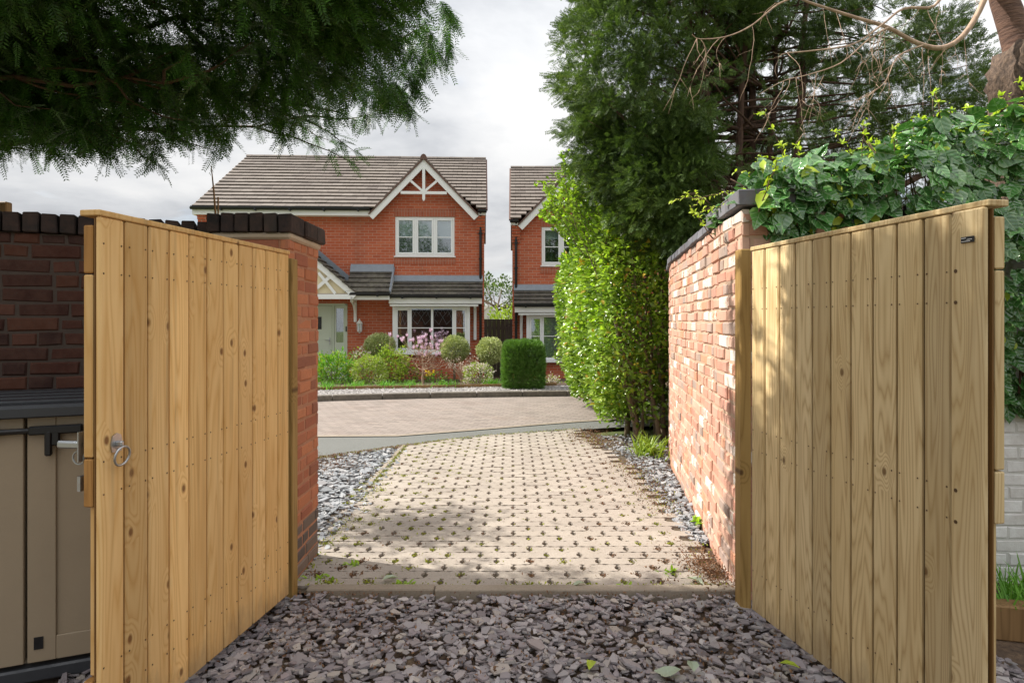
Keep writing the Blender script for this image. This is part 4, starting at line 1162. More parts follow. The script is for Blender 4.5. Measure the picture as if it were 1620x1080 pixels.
    mb = MB(); mb.add([(X(PC - PH), PY + .10, PF - .02), (X(PC + PH), PY + .10, PF - .02), (X(PC), PY + .10, PA - .02)], [(0, 1, 2)])
    mb.build('porch_gable', [M['render']], h, fix=False)
    mb = MB()
    for s2 in (-1, 1):
        mb.bar((X(PC + s2 * .03), PY + .02, PA - .09), (X(PC + s2 * (PH + .05)), PY + .02, PF - .09), .045, .145)
        mb.bar((X(PC + s2 * .12), PY + .035, PF - .02), (X(PC + s2 * .60), PY + .035, PF + .40), .04, .085)
        mb.bar((X(PC + s2 * .75), PY + .032, PF - .02), (X(PC + s2 * .32), PY + .032, PF + .52), .04, .07)
    mb.bar((X(PC - PH), PY + .025, PF - .10), (X(PC + PH), PY + .025, PF - .10), .05, .13)
    for s2 in (-1, 1): mb.box((X(PC + s2 * (PH - .04)), PY / 2, PF - .10), (.06, -PY, .13))
    mb.build('porch_frame', [M['white_wood']], h)
    bracket(PC - PH + .1, PF - .16, .60, .52); bracket(PC + PH - .1, PF - .16, .60, .52)
    # door with glazed side light
    mb = MB()
    for a, c, d, e in ((3.72, 3.78, -.12, 1.985), (4.89, 4.95, -.12, 1.985), (3.72, 4.95, 1.925, 1.985), (4.08, 4.13, -.12, 1.93)): bx(mb, a, c, .01, .10, d, e, ch=.005)
    mb.build('door_frame', [M['door']], h)
    mb = MB(); bx(mb, 4.14, 4.88, .03, .075, -.11, 1.92, ch=.006)
    for a, c, d, e in ((4.20, 4.44, .05, .85), (4.56, 4.80, .05, .85), (4.20, 4.80, 1.0, 1.2)):
        bx(mb, a, c, .022, .03, d, d + .02); bx(mb, a, c, .022, .03, e - .02, e); bx(mb, a, a + .02, .022, .03, d, e); bx(mb, c - .02, c, .022, .03, d, e)
    for k in range(1, 8): bx(mb, 4.14 + .74 * k / 8 - .004, 4.14 + .74 * k / 8 + .004, .027, .0302, .06, .84)
    dr = mb.build('door', [M['door']], h)
    mb = MB(); bx(mb, 4.42, 4.60, .02, .03, 1.28, 1.62); mb.build('door_pane', [M['gutter']], dr)
    mb = MB(); bx(mb, 4.185, 4.215, .012, .03, .86, 1.06, ch=.004); mb.tube([(X(4.2), .01, .98), (X(4.2), -.03, .98), (X(4.30), -.035, .98)], .010, 6)
    mb.build('handle', [M['zinc']], dr)
    mb = MB(); bx(mb, 3.785, 4.075, .03, .075, -.11, .92); bx(mb, 3.785, 3.83, .03, .07, .92, 1.92); bx(mb, 4.03, 4.075, .03, .07, .92, 1.92); bx(mb, 3.83, 4.03, .03, .07, 1.85, 1.92)
    for k in range(1, 4): bx(mb, 3.785 + .29 * k / 4 - .004, 3.785 + .29 * k / 4 + .004, .026, .0302, -.05, .86)
    sl_ = mb.build('side_light', [M['door']], h)
    mb = MB(); bx(mb, 3.828, 4.032, .05, .056, .918, 1.852); mb.build('pane', [M['glass']], sl_)
    mb = MB(); bx(mb, 3.735, 3.765, -.015, .01, 1.22, 1.36, ch=.004); mb.build('door_bell', [M['gutter']], h)
    # step
    mb = MB(); bx(mb, 3.6, 5.1, -.8, .0, -.40, -.14, ch=.01); mb.build('step', [M['edging']], h)
    # wall lantern
    LQ, LZ = 3.37, 1.37; c = Vector((X(LQ), -.11, LZ))
    mb = MB()
    mb.lathe([(.001, -.20), (.022, -.19), (.028, -.165), (.05, -.155), (.062, -.145), (.062, -.135)], c, 8)
    for k in range(6):
        a = math.pi / 3 * k; p = c + Vector((.06 * math.cos(a), .06 * math.sin(a), 0))
        mb.tube([p + Vector((0, 0, -.14)), p + Vector((.008 * math.cos(a), .008 * math.sin(a), .07))], .008, 5)
    mb.lathe([(.085, .065), (.088, .075), (.05, .125), (.028, .14), (.03, .155), (.012, .165), (.014, .19), (.001, .20)], c, 8)
    mb.box(c + Vector((0, .09, -.02)), (.07, .02, .18)); mb.box(c + Vector((0, .06, -.15)), (.02, .08, .02))
    ln = mb.build('wall_lantern', [M['lantern']], h)
    mb = MB(); mb.lathe([(.045, -.13), (.052, .06)], c, 6); mb.build('lamp_glass', [M['glass']], ln)
    return h

TH1 = R(2.5)
house('brick_house', 'orange brick house with white gabled window, sage door and bay behind the flower bed', ((766 - CX) * 17.36 / F, 17.36), TH1, -1, 0, False)
house('brick_house', 'brick house half hidden by the hedge, slatted blinds in its ground floor window', (.012, 17.6), 0, 1, -.23, True)

# fence panel, conservatory and trees glimpsed between the houses
mb = MB(); b0 = empty('board_fence', (-.45, 18.6, -.4), 'tall grey brown board fence closing the gap between the two houses', 'fence')
for k in range(11): mb.cbox((-1.15 + .125 * k, 18.6 + (.012 if k % 2 else 0), .58), (.122, .02, 1.96), .004)
mb.build('board_panel', [M['fence']], b0, world=True)
for x in (-1.23, .24):
    mb = MB(); mb.cbox((x, 18.62, .6), (.08, .08, 2.0), .006); mb.build('post', [M['fence']], b0, world=True)
for z in (1.3, -.1):
    mb = MB(); mb.box((-.5, 18.64, z), (1.5, .04, .08)); mb.build('rail', [M['fence']], b0, world=True)
c0 = empty('conservatory', (-1.25, 35, -.4), 'white conservatory roof peeping over the fence between the houses', 'conservatory')
mb = MB(); mb.prism([(-2.85, 34, 1.15), (.35, 34, 1.15), (-1.25, 34, 2.32)], (0, 3, 0)); mb.build('roof', [M['slate_roof']], c0, world=True)
mb = MB(); mb.box((-1.25, 35.5, .3), (3.0, 2.8, 1.7)); mb.build('wall', [M['upvc']], c0, world=True)
for s2 in (-1, 1):
    mb = MB(); mb.bar((-1.25, 33.97, 2.36), (-1.25 + s2 * 1.68, 33.97, 1.13), .06, .12); mb.build('barge_board', [M['white_wood']], c0, world=True)
mb = MB(); mb.cbox((-4.05, 5.05, 1.2), (.07, .07, 2.5), .008); tag(mb.build('fence_post', [M['sleeper']]), 'thin brown post showing above the dark garden wall', 'post')
# ------------------------------------------------------------------ plants
def curve(p0, p1, bow=(0, 0, 0), n=7, jit=.0):
    p0, p1, bow = Vector(p0), Vector(p1), Vector(bow); out = []
    for i in range(n + 1):
        t = i / n; p = p0.lerp(p1, t) + bow * (4 * t * (1 - t))
        if jit and 0 < i < n: p += Vector((random.gauss(0, jit), random.gauss(0, jit), random.gauss(0, jit)))
        out.append(p)
    return out
def taper(r0, r1, n): return [r0 + (r1 - r0) * (i / (n - 1)) ** .8 for i in range(n)]
def limb(mb, p0, p1, r0, r1, bow=(0, 0, 0), n=7, jit=.0, k=6, mi=0):
    c = curve(p0, p1, bow, n, jit); mb.tube(c, taper(r0, r1, n + 1), k, mi); return c

# ---- big yew leaning over the left wall: a dense shelf of drooping sprays
def yew_low(x):
    P_ = [(-5.6, 2.75), (-3.6, 2.46), (-2.9, 2.42), (-2.4, 2.38), (-1.9, 2.44), (-1.5, 2.56), (-1.1, 2.66), (-.8, 2.76), (-.6, 3.0), (-.4, 3.27), (-.3, 3.5)]
    if x <= P_[0][0]: return P_[0][1]
    for (a, za), (c, zc) in zip(P_[:-1], P_[1:]):
        if x <= c: return za + (zc - za) * (x - a) / (c - a)
    return 3.6
tr = empty('yew_tree', (-4.9, 4.5, 0), 'dark overhanging yew with drooping needle sprays above the left gate and wall', 'tree')
mb = MB(); limb(mb, (-4.9, 4.5, -.2), (-4.7, 4.3, 3.2), .30, .20, (.1, 0, 0), 8, .02, 10); limb(mb, (-4.7, 4.3, 3.1), (-4.8, 4.4, 5.2), .2, .05, n=6, k=8)
mb.build('trunk', [M['bark_yew']], tr, smooth=True, world=True)
ends = []
for i in range(44):
    y = random.uniform(2.5, 4.6); x = random.uniform(-2.6, -.6) if i < 22 else random.uniform(-4, -2)
    ends.append((x, y, yew_low(x) + random.choice((.26, .30, .34, .40, .45, .6, .85)) + .1 * max(0, 3.6 - y)))
mb = MB(); twigpts = []
for i, e in enumerate(ends):
    z0 = random.uniform(2.6, 3.5); c = limb(mb, (-4.7 + random.uniform(-.1, .1), 4.3, z0), e, random.uniform(.028, .055), .006, (0, random.uniform(-.3, .2), random.uniform(-.05, .35)), 10, .035, 6)
    twigpts.append(c)
    for _ in range(7):
        a = c[random.randint(3, 10)]; d = Vector((min(random.uniform(.2, .7), max(-.1, -.55 - a.x)), random.uniform(-.45, .35), random.uniform(-.28, .25)))
        twigpts.append(limb(mb, a, a + d, .010, .002, (0, 0, random.uniform(-.06, .05)), 5, .012, 4))
mb.build('limb', [M['bark_limb']], tr, smooth=True, world=True)
pos = []; dr = []
def yadd(p, d): pos.append(p); dr.append(d)
while len(pos) < 21000:
    x = -.30 - 4.6 * random.random() ** 1.0; 
    y = random.uniform(2.35, 4.35) if x < -1.5 else random.uniform(2.55, 3.5 + .8 * max(0, -x - .9))
    lo = yew_low(x); edge = (4.6 - y)
    # far and near rims lift a little, with ragged noise
    lo += .16 + .20 * min(1, max(0, (-x - .5) / .6)) + .05 * math.sin(x * 5 + y * 3) + .04 * math.sin(x * 11 - y * 7) + .13 * max(0, 3.4 - y)
    if y < 3.65 and x < -1.0 and random.random() < .75: lo += .22 * min(1, (3.65 - y) / .3) * min(1, (-1.0 - x) / .4)
    th = min(1.35, .30 + .80 * max(0, -x - .35))
    u = random.random()
    z = lo + th * (u ** 1.7)
    if x > -1.2 and z > 3.95 - .5 * (x + 1.2): continue
    if x > -1.7 and y > 2.8 + .33 * (1.3 - x) and z > 1.05 + .98 * (1.25 - x): continue
    if math.sin(x * 4.3 + 1.3 * z) * math.sin(y * 5.1 + z * 4.0) + math.sin(z * 9 + x * 6.0) * .5 < -.72 and random.random() < .7: continue
    outx = max(0.0, (x + 2.6) * .5)
    d = Vector((random.gauss(.35 + outx * .4, .5), random.gauss(-.15, .5), random.gauss(-.55, .45)))
    yadd((x, y, z), d)
while len(pos) < 40000:                                # upper crown, closing over the yard
    x = random.uniform(-6.2, -1.0); y = random.uniform(2.1, 5.0); lo = yew_low(x)
    z = random.uniform(lo + .5, 6.4)
    if y > 3.40 + .33 * (1.25 - x): continue
    lim = 1.95 if y < 2.70 + .33 * (1.3 - x) else .95
    if z > lim + .98 * (1.3 - x) + random.gauss(0, .15): continue
    yadd((x, y, z), (random.gauss(.5, .6), random.gauss(-.2, .6), random.gauss(-.3, .4)))
for _ in range(2200):                                 # the leafy tip
    x = random.uniform(-1.15, -.38); y = random.uniform(2.6, 3.5); z = yew_low(x) + .10 + .13 * max(0, 3.4 - y) + abs(random.gauss(0, .2))
    if z < 3.9 - .5 * (x + 1.2): yadd((x, y, z), (random.gauss(.7, .5), random.gauss(-.1, .5), random.gauss(-.5, .4)))
for _ in range(110):                                   # hanging fringes: strings of sprays
    x = random.uniform(-3.8, -.35); y = random.uniform(3.5, 4.35); z = yew_low(x) + .20 + .18 * min(1, max(0, (-x - .5) / .6))
    L_ = random.uniform(.05, .24) * (1.2 if x < -1.6 else 1); d0 = Vector((random.gauss(.25, .3), random.gauss(0, .25), -1)).normalized()
    for k in range(7):
        t = k / 6
        for _ in range(3):
            p = Vector((x, y, z)) + d0 * (L_ * t); yadd(tuple(p), d0 * .7 + Vector((random.gauss(0, .6), random.gauss(0, .6), random.gauss(-.2, .3))))
for _ in range(1100):                                 # hidden outlying bough, added to cast a soft shadow on the drive
    yadd((random.gauss(-4.25, .28), random.gauss(5.72, .22), random.gauss(3.45, .10)), (random.gauss(.5, .5), random.gauss(0, .5), random.gauss(-.4, .4)))
for c in twigpts:                                     # along the twigs
    for p in c[2:]:
        for _ in range(5):
            if p.x > -3.6: yadd(tuple(p), (random.gauss(.4, .6), random.gauss(-.1, .6), random.gauss(-.5, .4)))
pos = np.array(pos); dr = np.array([tuple(d) for d in dr]); n = len(pos)
inst_mesh('crown', SPRAYS, rng.integers(0, 4, n), pos, frames(norm(dr), rand_dirs(n) * .6 + [0, 0, 1]), rng.uniform(.10, .19, n), M['yew'], tr)

# ---- tall conifer behind the curved wall
tr = empty('conifer_tree', (3.0, 8.3, -.1), 'tall many stemmed conifer rising behind the curved brick wall', 'tree')
mb = MB(); tips = []
for i in range(9):
    a = random.uniform(0, 6.28); b0 = Vector((3.0 + .16 * math.cos(a), 8.3 + .16 * math.sin(a), -.2)); t1 = Vector((3.0 + random.uniform(-.9, 1.0), 8.3 + random.uniform(-.5, .6), random.uniform(5.6, 7.4)))
    c = limb(mb, b0, t1, random.uniform(.07, .12), .02, (random.uniform(-.12, .12), 0, 0), 10, .03, 7); tips.append(c)
mb.build('trunk', [M['bark_yew']], tr, smooth=True, world=True)
ELL = [((1.95, 8.1, 4.9), (1.32, 1.35, 2.35), 560), ((2.10, 7.75, 3.10), (.85, .85, .88), 150), ((1.75, 7.9, 3.5), (.85, .7, .8), 90), ((3.1, 8.6, 6.0), (1.9, 1.5, 1.4), 170), ((4.6, 8.9, 5.0), (1.7, 1.3, 1.8), 230), ((5.6, 9.0, 4.3), (1.3, 1.1, 1.3), 110), ((3.4, 9.6, 4.0), (1.5, .6, 1.7), 80), ((3.1, 8.0, 4.2), (.9, .6, 1.3), 22)]
cl = []
for (c, r, k) in ELL:
    m_ = 0
    while m_ < k:
        d = Vector(rand_dirs(1)[0]); q = random.uniform(.45, 1.0) ** .5
        p = Vector((c[0] + d.x * r[0] * q, c[1] + d.y * r[1] * q, c[2] + d.z * r[2] * q))
        # hollow on the near side around the stems
        if abs(p.x - 3.1) < .85 and p.y < 8.7 and p.z < 5.0 and k != 22: continue
        if p.z < 2.3: continue
        cl.append((p, d)); m_ += 1
mb = MB(); pos = []; dr = []
for p, d in cl:
    st = random.choice(tips); zz = p.z - random.uniform(.2, .9); a = min(st, key=lambda q: abs(q.z - max(1.3, zz)))
    if random.random() < .2: limb(mb, a, p, .022, .004, (0, 0, random.uniform(-.25, .1)), 6, .03, 5)
    od = (Vector(d) + Vector((0, 0, .15))).normalized(); rr = random.uniform(.13, .27)
    for _ in range(int(46 * rr / .2)):
        e = Vector(rand_dirs(1)[0]); q = random.random() ** .45
        o = Vector((e.x * rr, e.y * rr, e.z * rr * .62)) * q
        pos.append(tuple(p + o)); dr.append(tuple(e * .8 + od * .7 + Vector((0, 0, random.gauss(-.1, .3)))))
for _ in range(110):                                  # bare inner twigs
    st = random.choice(tips); a = random.choice(st[2:]); b = a + Vector((random.uniform(-.9, .9), random.uniform(-.8, .2), random.uniform(-.1, .6)))
    limb(mb, a, b, .012, .003, (0, 0, -.05), 5, .03, 4)
limb(mb, (3.2, 8.2, 2.9), (6.2, 8.4, 3.75), .07, .03, (0, 0, -.12), 8, .03, 7)
mb.build('limb', [M['bark_yew']], tr, smooth=True, world=True)
pos = np.array(pos); dr = np.array(dr); n = len(pos)
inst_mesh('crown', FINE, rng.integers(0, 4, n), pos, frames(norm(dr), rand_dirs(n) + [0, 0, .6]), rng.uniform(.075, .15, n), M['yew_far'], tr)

# ---- clipped laurel-like hedge on the right of the road
hd = empty('hedge', (1.5, 9.6, 0), 'tall glossy evergreen hedge with bare stems between driveway and conifer', 'hedge')
pos = []; dr = []; mid = []
def hx0(y, z):
    """left face of the hedge"""
    base = 1.06 - .02 * (y - 8) + .35 * max(0, .75 - z) + .16 * max(0, z - 2.3)
    return base + .07 * math.sin(y * 2.1 + z * 1.7) + .05 * math.sin(y * 5 - z * 4.1)
def hy0(x, z): return 7.75 + .10 * math.sin(x * 6 + z * 3) + .22 * max(0, .9 - z) + .12 * max(0, z - 2.2)
k = 0
while k < 21000:
    z = random.uniform(.14, 3.0); y = random.uniform(7.6, 13.0); x = random.uniform(.9, 2.5)
    a, c = x - hx0(y, z), y - hy0(x, z)
    if a < 0 or c < 0: continue
    top = 2.85 - .05 * (y - 8) + .12 * math.sin(y * 3 + x * 4)
    if z > top: continue
    dep = min(a, c, (top - z) * 1.2)
    if dep > .5 * random.random() ** 1.5 + .02: continue
    if c < a and c < .4 and x > 1.40 and random.random() < .05 + .25 * (z < .6): continue      # thin shaded end
    if z < .3 and random.random() < .5: continue
    pos.append((x, y, z)); o = Vector((-1, -.1, .1)) if a < c else Vector((-.15, -1, .1))
    if top - z < .2: o = o + Vector((0, 0, 1))
    dr.append(tuple(o * .8 + Vector((random.gauss(0, .6), random.gauss(0, .6), random.gauss(.05, .5))))); mid.append(1 if random.random() < .035 else (2 if random.random() < .25 and z > 1.2 else 0)); k += 1
for _ in range(9000):                                 # leaves deep inside and round the shaded end
    x, y, z = random.uniform(1.25, 2.7), random.uniform(7.95, 11.0), random.uniform(.2, 2.7)
    if x > hx0(y, z) + .2 and y > hy0(x, z): pos.append((x, y, z)); dr.append(tuple(rand_dirs(1)[0])); mid.append(0)
n = len(pos)
inst_mesh('foliage', OVAL, rng.integers(0, 3, n), np.array(pos), frames(norm(np.array(dr)), rand_dirs(n) * .7 + [-.5, -.25, .8]), rng.uniform(.06, .115, n), [M['laurel'], M['laurel_dull'], M['fresh']], hd, np.array(mid), smooth=True)
mb = MB()
for i in range(26):
    y = random.uniform(7.9, 12.5) if i > 4 else random.uniform(7.95, 8.6); x = random.uniform(1.45, 2.0)
    if i == 0: x, y = 1.60, 8.02
    if i == 1: x, y = 1.86, 8.2
    c = limb(mb, (x, y, -.1), (x + random.uniform(-.35, .1), y + random.uniform(-.1, .3), random.uniform(1.6, 2.6)), random.uniform(.03, .045) if i else .05, .012, (random.uniform(-.08, .08), 0, 0), 8, .02, 6)
    for _ in range(6):
        a = random.choice(c[2:]); limb(mb, a, (hx0(a.y, a.z) + .1 + random.uniform(0, .5), a.y + random.uniform(-.4, .4), a.z + random.uniform(.1, .5)), .012, .004, (0, 0, -.03), 4, .02, 4)
mb.build('stem', [M['bark_grey']], hd, smooth=True, world=True)
# ---- looser small leaved shrub growing up through the hedge top
sh_ = empty('privet_shrub', (1.25, 9.2, 2.0), 'fresh green feathery shrub shooting up above the hedge top beside the conifer', 'shrub')
mb = MB(); pos = []; dr = []
for i in range(85):
    a = Vector((random.uniform(1.2, 1.8), random.uniform(8.2, 10.2), random.uniform(1.9, 2.5)))
    tx = random.uniform(.35, 1.55); b = Vector((tx, a.y + random.uniform(-.3, .3), random.uniform(3.0, 3.55) + .40 * random.random() * (tx < 1.1) - .35 * max(0, .75 - tx)))
    c = limb(mb, a, b, .010, .002, (random.uniform(-.15, .05), 0, .05), 10, .01, 4)
    for p0, p1 in zip(c[2:-1], c[3:]):
        for _ in range(7):
            p = p0.lerp(p1, random.random()); pos.append(tuple(p)); dr.append((random.gauss(0, .8), random.gauss(0, .8), random.gauss(.5, .4)))
mb.build('stem', [M['bark_grey']], sh_, smooth=True, world=True)
n = len(pos); inst_mesh('foliage', OVAL, rng.integers(0, 3, n), np.array(pos), frames(norm(np.array(dr)), rand_dirs(n) + [0, 0, .7]), rng.uniform(.05, .10, n), [M['fresh'], M['laurel']], sh_, rng.integers(0, 2, n), smooth=True)

# ---- ivy over pier and white wall
iv = empty('ivy', (2.3, 3.6, 2.0), 'thick mass of glossy ivy with lime shoots over the wall behind the right gate', 'ivy')
def ivy_top(x):
    P_ = [(1.05, 2.02), (1.25, 2.20), (1.45, 2.30), (1.7, 2.36), (2.1, 2.44), (2.4, 2.62), (2.7, 2.70), (3.0, 2.62), (4.5, 2.6)]
    for (a, za), (c, zc) in zip(P_[:-1], P_[1:]):
        if x <= c: return za + (zc - za) * max(0, (x - a)) / (c - a)
    return 2.6
def ivy_bot(x):
    P_ = [(1.0, 2.15), (1.32, 2.17), (1.40, 1.98), (1.55, 1.75), (1.9, 1.55), (2.4, 1.4), (2.7, 1.02), (2.9, .98), (3.1, 1.05), (4.5, 1.2)]
    for (a, za), (c, zc) in zip(P_[:-1], P_[1:]):
        if x <= c: return za + (zc - za) * (x - a) / (c - a)
    return 1.2
pos = []; dr = []; upv = []; mid = []; sc = []
k = 0
while k < 4300:
    x = random.uniform(1.08, 4.1) if random.random() < .9 else random.uniform(1.1, 1.7); y = random.uniform(3.10, 4.2); z = random.uniform(1.0, 2.75)
    t, bt = ivy_top(x) + .06 * math.sin(x * 9) + .05 * math.sin(x * 23 + y * 9) - .02 , ivy_bot(x) + .07 * math.sin(x * 13)
    if z > t or z < bt: continue
    front = 3.24 + .10 * math.sin(x * 5 + z * 6) + .04 * math.sin(x * 14) + .10 * max(0, 2.3 - z) * 0 + (.14 if z < 1.7 else 0)
    if x < 1.75: front = 3.40 + (.0 if z > 2.1 else -.08)
    if y < front: continue
    if z < 2.02 and y > (3.58 if x > 1.8 else 3.42): continue
    if x < 1.5 and y > 4.3: continue
    a = y - front; c = t - z; dep = min(a, c)
    if dep > .16 * random.random() ** 1.2 + .01: continue
    pos.append((x, y, z))
    if a < c: dr.append((random.gauss(0, .5), random.gauss(-.45, .25), random.gauss(-.75, .3))); upv.append((random.gauss(-.15, .3), -1, random.gauss(.45, .3)))
    else: dr.append((random.gauss(-.2, .7), random.gauss(-.5, .5), random.gauss(-.1, .35))); upv.append((random.gauss(-.2, .35), random.gauss(-.3, .3), 1))
    yng = random.random() < (.10 if c > .15 else .28); mid.append(1 if yng else 0); sc.append(random.uniform(.03, .06) if yng else random.uniform(.06, .105)); k += 1
for _ in range(330):                                  # tumbling over the pier top
    pos.append((random.uniform(1.30, 1.9), random.uniform(3.28, 3.5), random.uniform(2.02, 2.36))); dr.append((random.gauss(0, .5), random.gauss(-.45, .25), random.gauss(-.6, .35))); upv.append((random.gauss(-.15, .3), -1, random.gauss(.6, .3))); mid.append(0 if random.random() < .85 else 1); sc.append(random.uniform(.06, .12))
mb = MB()
for i in range(46):                                   # flowering lime shoots
    x = random.uniform(1.15, 3.4); y = random.uniform(3.3, 3.9); z = ivy_top(x) - .05; Lh = random.uniform(.06, .20)
    if i == 0: x, y, z, Lh = 1.60, 3.5, 2.30, .37
    if i == 1: x, y, z, Lh = 2.52, 3.6, 2.62, .22
    b = Vector((x + random.gauss(-.03, .05) - (.10 if i == 0 else 0), y + random.gauss(0, .05), z + Lh))
    c = limb(mb, (x, y, z - .1), b, .004, .002, n=5, jit=.006, k=4)
    for p in c[2:]:
        for _ in range(5 if i else 3): pos.append(tuple(p)); dr.append((random.gauss(0, .7), random.gauss(-.2, .7), random.gauss(.3, .5))); upv.append((random.gauss(0, .5), random.gauss(-.4, .4), 1)); mid.append(1); sc.append(random.uniform(.022, .042) if i else random.uniform(.03, .075))
    for _ in range(9): pos.append(tuple(b + Vector((random.gauss(0, .015), random.gauss(0, .015), random.gauss(0, .015))))); dr.append(tuple(rand_dirs(1)[0])); upv.append((0, 0, 1)); mid.append(1); sc.append(random.uniform(.012, .022))
for i in range(12):                                   # wispy runners reaching left over the pier
    a = Vector((1.3 + random.uniform(-.1, .3), random.uniform(3.5, 4.1), 2.22)); b = a + Vector((random.uniform(-.28, -.08), random.uniform(-.1, .2), random.uniform(-.12, .12)))
    c = limb(mb, a, b, .004, .0015, (0, 0, .03), 6, .008, 4)
    for p in c[1:]:
        for _ in range(2): pos.append(tuple(p)); dr.append((random.gauss(-.4, .5), random.gauss(-.3, .5), random.gauss(-.1, .5))); upv.append((0, -.4, 1)); mid.append(1); sc.append(random.uniform(.018, .04))
for i in range(60):
    x = random.uniform(1.5, 3.6); limb(mb, (x, random.uniform(3.4, 3.6), ivy_bot(x) + .1), (x + random.uniform(-.4, .4), random.uniform(3.35, 3.7), ivy_top(x) - .05), .007, .003, (0, -.05, 0), 6, .03, 4)
mb.build('stem', [M['bark_limb']], iv, smooth=True, world=True)
n = len(pos); mid = np.array(mid)
tid = np.where(mid == 1, 5 + rng.integers(0, 3, n), rng.integers(0, 5, n))
inst_mesh('foliage', IVY + OVAL, tid, np.array(pos), frames(norm(np.array(dr)), np.array(upv)), np.array(sc), [M['ivy'], M['ivy_young']], iv, mid, smooth=True, uv=True)

# ---- cherry tree with bare weeping twigs
ch = empty('cherry_tree', (4.05, 5.0, 0), 'old cherry tree with burred trunk and bare drooping twigs at upper right', 'tree')
D = 4.9
mb = MB(); mb.tube([(4.15, 5.1, -.2), (4.08, 5.05, 1.5), (3.98, 5.0, 2.75), (3.95, 4.95, 3.3)], [.24, .22, .20, .18], 12, 1)
mb.tube([P(1628, 150, D), P(1622, 95, D), P(1604, 45, D), P(1588, 0, D), P(1575, -60, D), P(1570, -200, D)], [.17, .125, .10, .09, .085, .07], 12, 0)
trunk = mb.build('trunk', [M['bark_cherry'], M['bark_burr']], ch, smooth=True, world=True)
bu = MB()
import bmesh as _bm
def blob(c, r, seed, s=3):
    b = _bm.new(); _bm.ops.create_icosphere(b, subdivisions=s, radius=1); rr = random.Random(seed); ph = [rr.uniform(0, 6) for _ in range(6)]
    vs = []
    for v in b.verts:
        p = v.co; k = 1 + .05 * math.sin(p.x * 23 + ph[1]) * math.sin(p.z * 21 + ph[5]) + .05 * math.sin(p.y * 31 + p.z * 17 + ph[0]) + .13 * math.sin(p.x * 7 + ph[0]) * math.sin(p.y * 6 + ph[1]) + .10 * math.sin(p.z * 9 + ph[2]) * math.sin(p.x * 11 + ph[3]) + .06 * math.sin(p.y * 17 + ph[4])
        vs.append((c[0] + p.x * r[0] * k, c[1] + p.y * r[1] * k, c[2] + p.z * r[2] * k))
    fs = [tuple(v.index for v in f.verts) for f in b.faces]; b.free(); return vs, fs
q = P(1612, 128, D - .05); bu.add(*blob((q.x + .05, q.y, q.z), (.24, .22, .30), 4)); bu.build('burr', [M['bark_burr']], ch, smooth=True, world=True)
mb = MB()
def wig(pts, r0, r1, y0, y1):
    k = len(pts); w_ = [P(px, py, y0 + (y1 - y0) * i / (k - 1)) for i, (px, py) in enumerate(pts)]
    # smooth by Catmull-Rom
    out = []
    for i in range(k - 1):
        a, b, c, d = w_[max(i - 1, 0)], w_[i], w_[i + 1], w_[min(i + 2, k - 1)]
        for j in range(4):
            t = j / 4; out.append(.5 * ((2 * b) + (c - a) * t + (2 * a - 5 * b + 4 * c - d) * t * t + (3 * b - a - 3 * c + d) * t ** 3))
    out.append(w_[-1]); mb.tube(out, taper(r0, r1, len(out)), 6); return out
A_ = wig([(1575, -60), (1555, 5), (1525, 55), (1490, 76), (1450, 68), (1405, 44), (1360, 30), (1310, 14), (1270, 0), (1235, -20)], .027, .006, 4.9, 4.5)
B_ = wig([(1500, -30), (1478, 10), (1430, 14), (1395, 40), (1350, 70), (1290, 80), (1245, 84)], .012, .004, 4.8, 4.3)
C_ = wig([(1395, -20), (1290, -10), (1235, 5), (1190, 40), (1150, 58), (1108, 62), (1095, 55)], .010, .002, 4.7, 4.3)
D_ = wig([(1460, 72), (1420, 90), (1400, 130), (1365, 155), (1330, 162)], .006, .002, 4.6, 4.5)
E_ = wig([(1405, 44), (1375, 62), (1330, 100), (1280, 118), (1240, 128), (1200, 150)], .007, .002, 4.6, 4.3)
for src in (A_, B_, C_, D_, E_):
    for _ in range(15 if src is A_ else 8):
        a = random.choice(src[2:]); L_ = random.uniform(.12, .5)
        b = a + Vector((random.uniform(-.28, .16), random.uniform(-.15, .15), -L_))
        c = limb(mb, a, b, .0026, .0010, (random.uniform(-.05, .05), 0, random.uniform(0, .06)), 7, .004, 4)
        for _ in range(2):
            e = random.choice(c[2:]); limb(mb, e, e + Vector((random.uniform(-.12, .12), random.uniform(-.05, .05), random.uniform(-.16, .02))), .002, .0009, n=4, jit=.003, k=3)
mb.build('branch', [M['twig']], ch, smooth=True, world=True)

